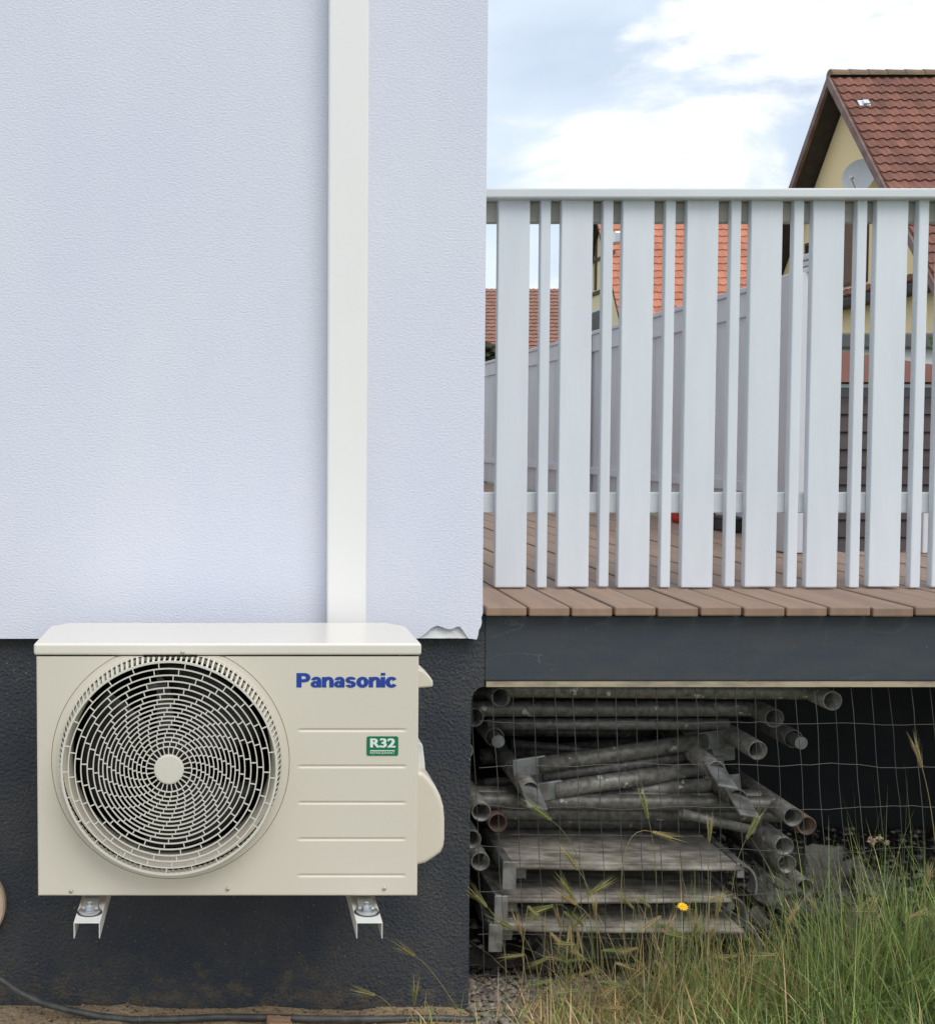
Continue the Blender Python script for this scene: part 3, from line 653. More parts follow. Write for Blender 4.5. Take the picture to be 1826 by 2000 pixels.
# small things on the terrace
def deck_pt(px, py):
    p = at(px, py, 0); d = p - CAM; return CAM + d * ((DZ - CAM.z) / d.z)
p = deck_pt(1326, 1021); b = MB(); b.lathe([(0, 0.002), (0.03, 0.002), (0.04, 0.02), (0.044, 0.055), (0.046, 0.06), (0.043, 0.06), (0.038, 0.02), (0, 0.006)], 0, 0, 28, axis='z')
o = b.build('plant_pot', m_red, smooth=False); o.location = (p.x, p.y, DZ); tag(o, 'small bright red pot on the terrace planks behind the pickets', 'pot')
p = deck_pt(1404, 1033); b = MB(); b.box(-0.06, 0.06, 0, 0.14, 0.002, 0.012); 
for a in ((-0.06, -0.054, 0, 0.14), (0.054, 0.06, 0, 0.14), (-0.054, 0.054, 0, 0.006), (-0.054, 0.054, 0.134, 0.14)): b.box(a[0], a[1], a[2], a[3], 0.0125, 0.06)
o = b.build('crate', m_darkred, bevel=0.002); o.location = (p.x, p.y, DZ); tag(o, 'low dark red crate on the terrace planks beside the black planter', 'crate')
p = deck_pt(1446, 1041); b = MB(); b.box(-0.045, 0.06, 0, 0.2, 0.002, 0.05); b.box(-0.05, 0.065, -0.005, 0.205, 0.0505, 0.062)
o = b.build('planter', m_blackpl, bevel=0.003); o.location = (p.x, p.y, DZ); tag(o, 'black planter box on the terrace planks near the grey screen', 'planter')
p = deck_pt(1760, 1081); wb = thing('white_box', 'low white box at the back edge of the terrace by the brown shed', 'box', (p.x + 0.2, p.y, DZ))
MB().box(p.x + 0.06, p.x + 0.5, p.y - 0.02, p.y + 0.05, DZ + 0.002, DZ + 0.155).build('box_body', m_screenw, wb, bevel=0.004)
MB().box(p.x + 0.05, p.x + 0.51, p.y - 0.03, p.y + 0.06, DZ + 0.1555, DZ + 0.168).build('box_lid', m_screenw, wb, bevel=0.003)

# ================================================================== HOUSES BEHIND
def tile_mesh(name, wd, ln, amp, lip, n=5):
    """interlocking pantile: x across, y down the slope, z out of the roof; upper edge at y=0"""
    b = MB(); top, bot = [], []
    for i in range(n + 1):
        u = i / n; z = amp * (0.5 + 0.5 * math.cos(2 * math.pi * (u * 1.0 + 0.15)))
        top.append((wd * u, 0, z * 0.9)); bot.append((wd * u, -ln, z + lip))
    i0 = len(b.v); b.v += top + bot; m = n + 1
    for i in range(n): b.f.append((i0 + m + i, i0 + m + i + 1, i0 + i + 1, i0 + i)); b.c.append(None)
    low = [(x, y + 0.006, -0.012) for x, y, z in bot]; i1 = len(b.v); b.v += low
    for i in range(n): b.f.append((i1 + i, i1 + i + 1, i0 + m + i + 1, i0 + m + i)); b.c.append(None)
    b.quad(top[0], bot[0], low[0], (0, 0, -0.012)); b.quad(bot[n], top[n], (wd, 0, -0.012), low[n])
    return b
def gable_house(name, label, X0, X1, Zr, half, ridge_z, tan, over, m_wallc, Yr, m_roof, edge=0.14):
    """house with its ridge along X at depth Yr; the gable end faces -X"""
    h = thing(name, label, 'house', (X0, Yr, 0))
    ez = ridge_z - tan * half; wh = half - 0.5
    b = MB(); zw = ridge_z - 0.22
    pts = [(Yr - wh, 0), (Yr + wh, 0), (Yr + wh, zw - tan * wh), (Yr, zw), (Yr - wh, zw - tan * wh)]
    i = len(b.v); xa, xb = X0 + over, X1 - over
    b.v += [(xa, y, z) for y, z in pts] + [(xb, y, z) for y, z in pts]; n = 5
    b.f += [(4, 3, 2, 1, 0), (5, 6, 7, 8, 9)] + [(k, (k + 1) % n, n + (k + 1) % n, n + k) for k in range(n)]; b.c += [None] * 7
    b.build('wall', m_wallc, h, fix=True)
    roof = None
    for s, nm in ((-1, 'roof'), (1, 'roof')):
        b = MB(); th = edge
        A = [(X0, Yr, ridge_z), (X1, Yr, ridge_z), (X1, Yr + s * half, ez), (X0, Yr + s * half, ez)]
        Bt = [(x, y, z - th) for x, y, z in A]; b.v = A + Bt
        b.f = [(0, 1, 2, 3), (7, 6, 5, 4), (0, 4, 5, 1), (1, 5, 6, 2), (2, 6, 7, 3), (3, 7, 4, 0)]; b.c = [None] * 6
        o = b.build(nm, m_roof, h, fix=True)
        if s == -1: roof = o
    return h, roof
def lay_tiles(parent, X0, X1, Yr, ridge_z, tan, half, me, wd, row, nrows, pick, stuff_mat, rest_name='roof_tiling', seed=1, drop=0.0):
    sl = math.sqrt(1 + tan * tan); rest = MB(); cnt = 0; rr = random.Random(seed)
    base = Matrix(((1, 0, 0, 0), (0, 1 / sl, -tan / sl, 0), (0, tan / sl, 1 / sl, 0), (0, 0, 0, 1)))
    for r in range(nrows):
        d = drop + row * r
        if d + row > half * sl + 0.1: break
        k = 0
        while X0 + k * wd < X1:
            x = X0 + k * wd; k += 1
            org = Vector((x, Yr - d / sl, ridge_z - d * tan / sl)) + Vector((0, -tan / sl, 1 / sl)) * (0.015 + rr.uniform(0, 0.006))
            mw = Matrix.Translation(org) @ base
            u, v_ = proj(mw @ Vector((wd / 2, -row * 0.6, 0.03)))
            if cnt < 300 and pick(u, v_):
                o = bpy.data.objects.new('tile', me); COL.objects.link(o); o.parent = parent
                o.matrix_parent_inverse = parent.matrix_world.inverted() @ Matrix.Translation(-parent.parent.location) @ Matrix.Identity(4) if False else Matrix.Identity(4)
                o.matrix_basis = Matrix.Translation(-(parent.parent.location)) @ Matrix.Translation(parent.parent.location) @ mw
                PENDING.append((o, mw)); cnt += 1
            else:
                i = len(rest.v); rest.v += [tuple(mw @ v.co) for v in me.vertices]
                for p in me.polygons: rest.f.append(tuple(i + q for q in p.vertices)); rest.c.append(None)
    if rest.v:
        o = rest.build(rest_name, stuff_mat, None); o['kind'] = 'stuff'; o.parent = parent; PENDING.append((o, Matrix.Identity(4)))
    return cnt
PENDING = []
def part_abs(b, name, mat, parent, **k):
    """part of a part, kept where it was built"""
    o = b.build(name, mat, None, **k); o.parent = parent; PENDING.append((o, Matrix.Identity(4))); return o
def in_gap(u):
    if u < 945 or u > 1830: return False
    for px, wd in [(q, 61.8) for q in bigL] + [(q, 19.6) for q in thL]:
        if px - 14 + (0) < u < px + wd - 8: return False
    return True

# --- yellow house, right
CYr = 25.0; CX0 = at(1618, 139, CYr).x; CRZ = at(1618, 139, CYr).z - 0.12; CT = 1.12
hc, roofc = gable_house('yellow_house', 'yellow gabled house with brown red tiled roof standing above the railing', CX0, CX0 + 11, 0, 4.9, CRZ, CT, 0.48, m_cream, CYr, m_verge, edge=0.16)
tmc = tile_mesh('tile', 0.200, 0.30, 0.042, 0.034, 6); mec = tmc.mesh('tile'); mec.materials.append(m_tile)
def pick_c(u, v): return u < 1845 and (v < 385 or (v < 600 and in_gap(u)))
nc = lay_tiles(roofc, CX0 + 0.02, CX0 + 10.9, CYr, CRZ, CT, 4.9, mec, 0.203, 0.272, 24, pick_c, m_tile, drop=0.10, seed=3)
rt = MB(); n = 7
for a in range(n):
    a0, a1 = math.pi * a / n, math.pi * (a + 1) / n
    for (x0, x1, r0, r1) in ((0, 0.43, 0.15, 0.135),):
        rt.quad((x0, -r0 * math.cos(a0), r0 * math.sin(a0)), (x1, -r1 * math.cos(a0), r1 * math.sin(a0)), (x1, -r1 * math.cos(a1), r1 * math.sin(a1)), (x0, -r0 * math.cos(a1), r0 * math.sin(a1)))
rt.quad(*[(0, -0.15 * math.cos(math.pi * a / n), 0.15 * math.sin(math.pi * a / n)) for a in range(n + 1)])
mer = rt.mesh('ridge_tile'); mer.materials.append(m_ridge)
for k in range(26):
    o = bpy.data.objects.new('ridge_tile', mer); COL.objects.link(o); o.parent = roofc; PENDING.append((o, Matrix.Translation((CX0 + 0.01 + k * 0.40, CYr, CRZ + 0.01))))
# soffits and verge boards on the gable
for s in (-1, 1):
    b = MB(); e = 4.9; sl = math.sqrt(1 + CT * CT)
    def vp(d, x, dn): return (x, CYr + s * d, CRZ - CT * d - dn)
    b.quad(vp(0, CX0 + 0.06, 0.164), vp(e - .03, CX0 + 0.06, 0.164), vp(e - .03, CX0 + 0.48, 0.164), vp(0, CX0 + 0.48, 0.164)); part_abs(b, 'soffit', m_soffit, roofc)
    b = MB(); P8 = [vp(0, CX0 - 0.035, -0.03), vp(e, CX0 - 0.035, -0.03), vp(e, CX0 - 0.035, 0.2), vp(0, CX0 - 0.035, 0.2), vp(0, CX0 + 0.02, -0.03), vp(e, CX0 + 0.02, -0.03), vp(e, CX0 + 0.02, 0.2), vp(0, CX0 + 0.02, 0.2)]
    b.v = P8; b.f = [(0, 1, 2, 3), (4, 7, 6, 5), (0, 4, 5, 1), (1, 5, 6, 2), (2, 6, 7, 3), (3, 7, 4, 0)]; b.c = [None] * 6; part_abs(b, 'verge_board', m_verge, roofc, fix=True)
# roof window / lead flashing
p = at(1718, 190, 23.6); sl = math.sqrt(1 + CT * CT); d = (CRZ - p.z) / CT
mw = Matrix.Translation((p.x, CYr - d, CRZ - CT * d)) @ Matrix(((1, 0, 0, 0), (0, 1 / sl, -CT / sl, 0), (0, CT / sl, 1 / sl, 0), (0, 0, 0, 1)))
b = MB(); b.box(-0.13, 0.10, -0.09, 0.10, 0.05, 0.072, mw); b.box(-0.05, 0.07, -0.07, 0.05, 0.0725, 0.12, mw); part_abs(b, 'roof_vent', m_screen, roofc)
WXc = CX0 + 0.48
def on_gable(px, py):                        # point on the gable wall plane X = WXc
    d = at(px, py, 10) - CAM; return CAM + d * ((WXc - CAM.x) / d.x)
def gable_window(px0, px1, pyt, pyb, shut=True):
    a = on_gable(px0, pyt); c = on_gable(px1, pyb); y0, y1 = sorted((a.y, c.y)); zt_ = on_gable((px0 + px1) / 2, pyt).z; z0 = on_gable((px0 + px1) / 2, pyb).z
    fr = MB(); 
    for bx in ((y0, y1, z0, z0 + 0.07), (y0, y1, zt_ - 0.07, zt_), (y0, y0 + 0.07, z0 + .0701, zt_ - .0701), (y1 - 0.07, y1, z0 + .0701, zt_ - .0701)): fr.box(WXc - 0.04, WXc + 0.03, bx[0], bx[1], bx[2], bx[3])
    f = fr.build('window', m_timber, hc)
    b = MB().box(WXc - 0.02, WXc - 0.002, y0 + 0.07, y1 - 0.07, z0 + 0.07, zt_ - 0.07); part_abs(b, 'shutter' if shut else 'pane', m_shutter if shut else m_glass, f)
gable_window(1640, 1694, 425, 556)
gable_window(1574, 1612, 470, 560, False)
# tiled pent roof band across the gable
a = on_gable(1560, 605); z0 = on_gable(1655, 604).z; z1 = on_gable(1655, 578).z
b = MB(); b.prism([(WXc - 0.45, z0), (WXc - 0.002, z0), (WXc - 0.002, z1 + 0.12), (WXc - 0.45, z0 + 0.12)], CYr - 4.2, CYr + 3.5); pent = b.build('pent_roof', m_soffit, hc, fix=True)
pt = tile_mesh('tile', 0.236, 0.36, 0.03, 0.02); mep = pt.mesh('tile'); mep.materials.append(m_tile)
tp = 0.5
for k in range(32):
    y = CYr + 3.4 - k * 0.236
    o = bpy.data.objects.new('tile', mep); COL.objects.link(o); o.parent = pent
    dirx = Vector((0.45, 0, z1 + 0.12 - z0 - 0.12)).normalized()   # up the slope
    mm = Matrix((( 0, dirx.x, -dirx.z, WXc - 0.04), (-1, 0, 0, y), (0, dirx.z, dirx.x, z1 + 0.13), (0, 0, 0, 1)))
    PENDING.append((o, mm))
# satellite dish
p = on_gable(1690, 350)
dish = thing('satellite_dish', 'grey satellite dish on the gable of the yellow house', 'dish', (WXc, p.y, p.z))
ax = Vector((-0.80, -0.62, 0.18)).normalized(); q = ax.to_track_quat('Z', 'Y').to_matrix().to_4x4()
cen = at(1680, 346, p.y - 0.25)
b = MB(); b.lathe([(0.0, 0.0), (0.10, 0.008), (0.20, 0.030), (0.28, 0.058), (0.350, 0.092), (0.356, 0.096), (0.350, 0.084), (0.20, 0.019), (0, -0.014)], 0, 0, 40, axis='z')
b.v = [tuple(Matrix.Translation(cen) @ q @ Vector(v)) for v in b.v]; dr = b.build('reflector', m_dish, dish, smooth=True)
b = MB(); b.tube([(WXc - 0.001, p.y, cen.z - 0.05), (WXc - 0.18, p.y - 0.02, cen.z - 0.05), cen - ax * 0.02], 0.02, 8); b.build('wall_arm', m_alu, dish)
low = Matrix.Translation(cen) @ q @ Vector((0, -0.34, 0.085)); foc = cen + ax * 0.42 + Vector((0, 0, -0.12))
b = MB(); b.tube([low, foc], 0.012, 6); b.build('feed_arm', m_alu, dish); b = MB(); b.tube([foc, foc - ax * 0.09], 0.03, 10); b.build('receiver', m_dish, dish)
upv = q @ Vector((0, 1, 0)); rtv = q @ Vector((1, 0, 0))
# --- orange roofed half-timbered house
BYr = 43.0; BX0 = at(1160, 410, BYr).x; BRZ = at(1160, 410, BYr).z; BT = 1.30
hb, roofb = gable_house('timbered_house', 'pale half-timbered house with orange red roof behind the grey screen', BX0, BX0 + 10, 0, 4.6, BRZ, BT, 0.3, m_cream2, BYr, m_soffit, edge=0.14)
tmb = tile_mesh('tile', 0.24, 0.37, 0.03, 0.035, 4); meb = tmb.mesh('tile'); meb.materials.append(m_tileb)
nbt = lay_tiles(roofb, BX0, BX0 + 7.2, BYr, BRZ, BT, 4.6, meb, 0.244, 0.335, 22, lambda u, v: v > 425 and v < 640 and u < 1475 and in_gap(u), m_tileb, drop=0.0, seed=5)
WXb = BX0 + 0.3
def on_b(px, py): d = at(px, py, 10) - CAM; return CAM + d * ((WXb - CAM.x) / d.x)
for (pxa, pxb, pya, pyb, nm) in ((1162.5, 1166, 455, 566, 'timber_post'), (1152, 1200, 500, 506, 'timber_beam'), (1152, 1210, 563, 570, 'timber_beam'), (1186, 1189.5, 500, 566, 'timber_post')):
    a = on_b(pxa, (pya + pyb) / 2); c = on_b(pxb, (pya + pyb) / 2); zt_, z0 = on_b((pxa + pxb) / 2, pya).z, on_b((pxa + pxb) / 2, pyb).z
    y0, y1 = sorted((a.y, c.y)); MB().box(WXb - 0.04 - (0.02 if nm == 'timber_beam' else 0), WXb + 0.02, y0, y1, z0, zt_).build(nm, m_timber, hb)
a = on_b(1156, 620); c = on_b(1190, 620); z0, zt_ = on_b(1172, 655).z, on_b(1172, 602).z; y0, y1 = sorted((a.y, c.y))
wf = MB().box(WXb - 0.03, WXb + 0.02, y0, y1, z0, zt_).build('window', m_screen, hb)
part_abs(MB().box(WXb - 0.04, WXb - 0.0305, y0 + 0.08, y1 - 0.08, z0 + 0.08, zt_ - 0.08), 'pane', m_darkgrey, wf)
p = at(1204, 465, 40.3); bb = MB(); bb.box(p.x - 0.16, p.x + 0.16, p.y - 0.35, p.y + 0.25, p.z - 0.2, p.z + 0.17); part_abs(bb, 'roof_vent', m_alu, roofb, bevel=0.03)
# --- far low house on the left
AY = 59.0; AX0, AX1 = 5.0, 17.6; ARZ = at(1000, 565, AY).z; AT = 0.70
ha = thing('low_house', 'low house with old pinkish tiled roof seen at the far left gaps', 'house', (11, AY, 0))
MB().box(AX0 + 0.3, AX1 - 0.3, AY - 4.5, AY + 4.5, 0, ARZ - AT * 4.9).build('wall', m_screenw, ha)
b = MB(); e = 5.0
b.v = [(AX0, AY, ARZ), (AX1, AY, ARZ), (AX1, AY - e, ARZ - AT * e), (AX0, AY - e, ARZ - AT * e), (AX0, AY, ARZ - .2), (AX1, AY, ARZ - .2), (AX1, AY - e, ARZ - AT * e - .2), (AX0, AY - e, ARZ - AT * e - .2)]
b.f = [(0, 1, 2, 3), (7, 6, 5, 4), (0, 4, 5, 1), (1, 5, 6, 2), (2, 6, 7, 3), (3, 7, 4, 0)]; b.c = [None] * 6
ra = b.build('roof', m_soffit, ha, fix=True)
b = MB(); b.v = [(AX0, AY, ARZ), (AX1, AY, ARZ), (AX1, AY + e, ARZ - AT * e), (AX0, AY + e, ARZ - AT * e)]; b.f = [(0, 3, 2, 1)]; b.c = [None]; o = b.build('roof', m_tilea, ha); o.modifiers.new('s', 'SOLIDIFY').thickness = -0.15
tma = tile_mesh('tile', 0.25, 0.36, 0.04, 0.05, 3); mea = tma.mesh('tile')
lay_tiles(ra, AX0 + 4, AX1 - 0.2, AY, ARZ, AT, e, mea, 0.25, 0.33, 18, lambda u, v: False, m_tilea, drop=0.0, seed=9)
b = MB(); b.tube([(AX0 + 3, AY - e - 0.07, ARZ - AT * e - 0.10), (AX1, AY - e - 0.07, ARZ - AT * e - 0.10)], 0.09, 8); part_abs(b, 'gutter', m_white, ra)
b = MB(); xg = at(1047, 690, AY - e).x; b.tube([(xg, AY - e - 0.05, ARZ - AT * e - 0.2), (xg, AY - 4.55, ARZ - AT * e - 0.7), (xg, AY - 4.55, 0)], 0.06, 8); b.build('downpipe', m_darkgrey, ha)
# --- garage with flat roof
GY = 11.0; p0 = at(1628, 680, GY); zt_ = at(1700, 650, GY).z; zm = at(1700, 680, GY).z
ga = thing('garage', 'white garage with dark flat roof edge in front of the yellow house', 'garage', (p0.x + 2, GY + 2, 0))
MB().box(p0.x + 0.1, p0.x + 5, GY + 0.12, GY + 4, 0, zm - 0.0005).build('wall', m_white, ga)
MB().box(p0.x, p0.x + 5.1, GY, GY + 4.1, zm, zt_).build('roof_edge', m_darkgrey, ga, bevel=0.02)
# --- brown shed
SY = 4.0
sh = thing('garden_shed', 'dark brown boarded garden shed with red brown roof edge beyond the terrace', 'shed', (at(1700, 900, SY).x, SY + 1, 0))
sx0, sx1 = at(1603, 900, SY).x, at(1990, 900, SY).x
zs0 = 0.0; zr = at(1700, 747, SY).z
MB().box(sx0 + 0.02, sx1, SY + 0.02, SY + 1.8, 0, zr - 0.002).build('wall', m_siding, sh)
z_top = at(1700, 776, SY).z; ph_ = (at(1700, 776, SY).z - at(1700, 810.5, SY).z); z = z_top; k = 0
while z > 0.12:
    b = MB(); b.v = [(sx0, SY, z - ph_ + 0.006), (sx1, SY, z - ph_ + 0.006), (sx1, SY + 0.014, z), (sx0, SY + 0.014, z), (sx0, SY + 0.0195, z - ph_ + 0.006), (sx1, SY + 0.0195, z - ph_ + 0.006), (sx1, SY + 0.0195, z), (sx0, SY + 0.0195, z)]
    b.f = [(0, 1, 2, 3), (4, 7, 6, 5), (0, 4, 5, 1), (1, 5, 6, 2), (2, 6, 7, 3), (3, 7, 4, 0)]; b.c = [None] * 6
    b.build('siding_board', m_siding, sh, fix=True); z -= ph_
MB().box(sx0, sx1, SY - 0.01, SY + 0.019, at(1700, 757, SY).z, at(1700, 750, SY).z).build('gutter_board', m_screen, sh)
MB().box(sx0 + 0.03, sx1, SY + 0.012, SY + 0.019, at(1700, 775, SY).z, at(1700, 757.5, SY).z).build('window_strip', m_glass, sh)
zl, zr2 = at(1640, 690, SY).z, at(1830, 726, SY).z
xl, xr = at(1640, 700, SY).x, at(1830, 700, SY).x
slope = (zr2 - zl) / (xr - xl)
b = MB(); b.prism([(sx0 - 0.05, zr), (sx1 + 0.05, zr), (sx1 + 0.05, max(zr + 0.01, zl + slope * (sx1 + 0.05 - xl))), (sx0 - 0.05, zl + slope * (sx0 - 0.05 - xl))], SY - 0.06, SY + 1.85); b.build('roof', m_redroof, sh, fix=True)
# --- foliage: bush behind the screen, plant by the house
def foliage(name, label, cen, rad, nleaf, seed, tones, leaf=0.05, cat='bush', trunk=True):
    r = random.Random(seed); t = thing(name, label, cat, (cen[0], cen[1], 0)); b = MB(); C = Vector(cen)
    for _ in range(nleaf):
        while True:
            d = Vector((r.uniform(-1, 1), r.uniform(-1, 1), r.uniform(-1, 1)))
            if 0.3 < d.length < 1: break
        k = 0.78 + 0.3 * noise.noise(d * 2.3 + Vector((seed, 0, 0)))
        p = C + Vector((d.x * rad[0], d.y * rad[1], d.z * rad[2])) * k
        a = Vector((r.uniform(-1, 1), r.uniform(-1, 1), r.uniform(-0.6, 0.6))).normalized(); c2 = a.orthogonal().normalized(); s = leaf * r.uniform(0.6, 1.3)
        tn = tones[r.randrange(len(tones))]; v = r.uniform(0.75, 1.25)
        b.quad(p - a * s, p + c2 * s * 0.45, p + a * s, p - c2 * s * 0.45, c=(tn[0] * v, tn[1] * v, tn[2] * v))
    b.build('crown', m_leaf, t)
    if trunk:
        b = MB(); b.tube([(C.x, C.y, 0), (C.x + 0.03, C.y, C.z * 0.5), (C.x, C.y + 0.05, C.z)], [0.06, 0.045, 0.015], 8); b.build('trunk', m_timber, t)
    return t
p = at(950, 695, 11.0); foliage('bush', 'dark green bush behind the far end of the grey screen', (p.x - 0.05, 11.0, p.z - 0.12), (0.36, 0.3, 0.34), 1500, 2, [(0.05, 0.06, 0.025), (0.09, 0.085, 0.04), (0.035, 0.045, 0.02)])
p = at(1822, 662, 10.2); foliage('climbing_plant', 'bright green plant in front of the garage at the right edge', (p.x + 0.12, 10.2, p.z - 0.05), (0.17, 0.15, 0.14), 320, 5, [(0.12, 0.22, 0.03), (0.20, 0.30, 0.06), (0.08, 0.15, 0.03)], leaf=0.045, cat='plant')

# ================================================================== SCAFFOLD PARTS UNDER THE TERRACE
TR, TI = 0.0242, 0.0205
def frame(label, le, re_, Yl, back=0.95, spig=False, ledge=(0.07,), rust=False, Yr_=None, mat=None, lab_mat=None):
    Yr_ = Yl if Yr_ is None else Yr_; mt = m_rust if rust else m_steel
    a = at(le[0], le[1], Yl); c = at(re_[0], re_[1], Yr_)
    t = thing('scaffold_section', label, 'scaffold section', ((a.x + c.x) / 2, Yl + 0.3, min(a.z, c.z) - TR), 'scaffold frames stacked under the terrace')
    for p in (a, c):
        b = MB().pipe((p.x, p.y, p.z), (p.x, p.y + back, p.z + 0.0), TR, TI, 24); b.build('standard_tube', mt, t, smooth=False).data.shade_smooth()
        if spig:
            b = MB().tube([(p.x, p.y - 0.045, p.z), (p.x, p.y + 0.05, p.z)], 0.0165, 16); s = b.build('spigot', m_flat, t)
    for d in ledge:
        y = max(Yl, Yr_) + d
        b = MB().tube([(a.x + TR * 0.7, y, a.z + (0.003 if d < 0.1 else 0.0)), (c.x - TR * 0.7, y, c.z + 0.003)], TR * 0.85, 16, cap=False); b.build('ledger_tube', m_steel, t, smooth=True)
    return t
frame('topmost scaffold frame right under the beam, its right end nearest the light strip', (978, 1362), (1625, 1369), 0.10, ledge=(0.10, 0.32))
frame('second scaffold frame from the top with ends in deep shadow', (926, 1401), (1512, 1403), 0.16, ledge=(0.10, 0.30))
frame('third scaffold frame from the top with narrow spigot ends', (966, 1440), (1549, 1443), 0.26, spig=True, ledge=(0.5,))
frame('fourth scaffold frame from the top, lying above the slanted braces', (905, 1466), (1479, 1466), 0.14, ledge=(0.55,))
frame('scaffold frame just below the slanted braces', (940, 1586), (1548, 1596), 0.10, ledge=(0.10, 0.16))
frame('rust stained scaffold frame whose right end shows orange inside', (972, 1607), (1575, 1613), 0.17, rust=True, ledge=(0.09,))
frame('second lowest scaffold frame of the pile', (921, 1640), (1531, 1653), 0.12, ledge=(0.5,))
frame('dusty scaffold section tucked behind the concrete pieces, lowest on the right', (1010, 1722), (1572, 1735), 0.22, ledge=(0.6,), back=0.85)
frame('lowest scaffold frame of the pile beside the wooden platforms', (938, 1683), (1536, 1688), 0.17, ledge=(0.6,))
def brace(label, a, Ya, c, Yc, w_=0.021, plate=None):
    A = at(a[0], a[1], Ya); B = at(c[0], c[1], Yc); d = (B - A).normalized()
    t = thing('scaffold_brace', label, 'scaffold brace', tuple((A + B) / 2), 'loose scaffold braces under the terrace')
    MB().tube([A + d * 0.05, B - d * 0.05], w_, 14).build('brace_tube', m_steel, t, smooth=False).data.shade_smooth()
    for P0, s in ((A, 1), (B, -1)):
        m = Matrix.Translation(P0) @ (d * s).to_track_quat('X', 'Z').to_matrix().to_4x4()
        MB().box(-0.02, 0.07, -0.004, 0.004, -0.024, 0.024, m).build('flattened_end', m_flat, t, bevel=0.003)
    return t
brace('upper slanted scaffold brace rising to the right', (1015, 1500), 0.20, (1410, 1442), 0.30)
brace('second slanted scaffold brace rising to the right', (1022, 1520), 0.22, (1420, 1468), 0.32, 0.017)
brace('third slanted scaffold brace with pale flattened end', (1048, 1548), 0.17, (1400, 1496), 0.30)
brace('lowest slanted scaffold brace, nearly level', (1030, 1560), 0.30, (1430, 1530), 0.24, 0.019)
# long tubes lying front to back across the braces
def long_tube(label, px, py, Yf, ln, flat=True, drop=0.0):
    A = at(px, py, Yf); t = thing('scaffold_tube', label, 'scaffold tube', (A.x, A.y, A.z - TR), 'loose scaffold tubes under the terrace')
    MB().pipe((A.x, A.y, A.z), (A.x, A.y + ln, A.z + drop), TR, TI, 22).build('tube', m_steel, t).data.shade_smooth()
    if flat:
        m = Matrix.Translation((A.x, A.y - 0.03, A.z - 0.006)) @ Matrix.Rotation(R(18), 4, 'X') @ Matrix.Rotation(R(12), 4, 'Y')
        MB().box(-0.026, 0.026, -0.05, 0.06, -0.004, 0.004, m).build('flattened_end', m_flat, t, bevel=0.003)
    return t
long_tube('scaffold tube with flattened end pointing forward at the left of the pile', 1035, 1545, 0.115, 0.95, True, 0.03)
long_tube('scaffold tube with crushed shiny end in the middle of the pile', 1398, 1505, 0.13, 0.95, True, 0.03)
long_tube('scaffold tube with bright flattened end above the right frame ends', 1440, 1560, 0.12, 1.0, True, 0.02)
def cross_tube(label, a, c, Y, rad=0.0215):
    A = at(a[0], a[1], Y); B = at(c[0], c[1], Y + 0.01); t = thing('scaffold_tube', label, 'scaffold tube', tuple((A + B) / 2), 'loose scaffold tubes under the terrace')
    MB().pipe(A, B, rad, rad * 0.85, 18).build('tube', m_steel, t).data.shade_smooth()
cross_tube('thin level scaffold tube with a pale upper side below the top frames', (950, 1414), (1420, 1414), 0.30, 0.016)
cross_tube('dark level scaffold tube just above the slanted braces', (940, 1478), (1300, 1452), 0.48)
cross_tube('level scaffold tube running just above the upper platform', (960, 1604), (1440, 1606), 0.34, 0.019)
cross_tube('level scaffold tube with pale scuffs under the slanted braces', (955, 1577), (1445, 1579), 0.33, 0.02)
for lb, a_, c_, Y_, r_ in (
  ('thin dark pole crossing the slanted braces from lower left', (1000, 1452), (1330, 1482), 0.36, 0.011),
  ('thin pale pole resting on the level tubes under the braces', (1060, 1566), (1395, 1556), 0.20, 0.010),
  ('thin pole just below the second frame, far back in the pile', (960, 1428), (1380, 1434), 0.52, 0.013),
  ('short thin pole poking out between the right frame ends', (1330, 1588), (1470, 1622), 0.15, 0.012),
  ('thin bent looking pole behind the wire at mid height, left part', (945, 1530), (1120, 1512), 0.33, 0.012)):
    cross_tube(lb, a_, c_, Y_, r_)
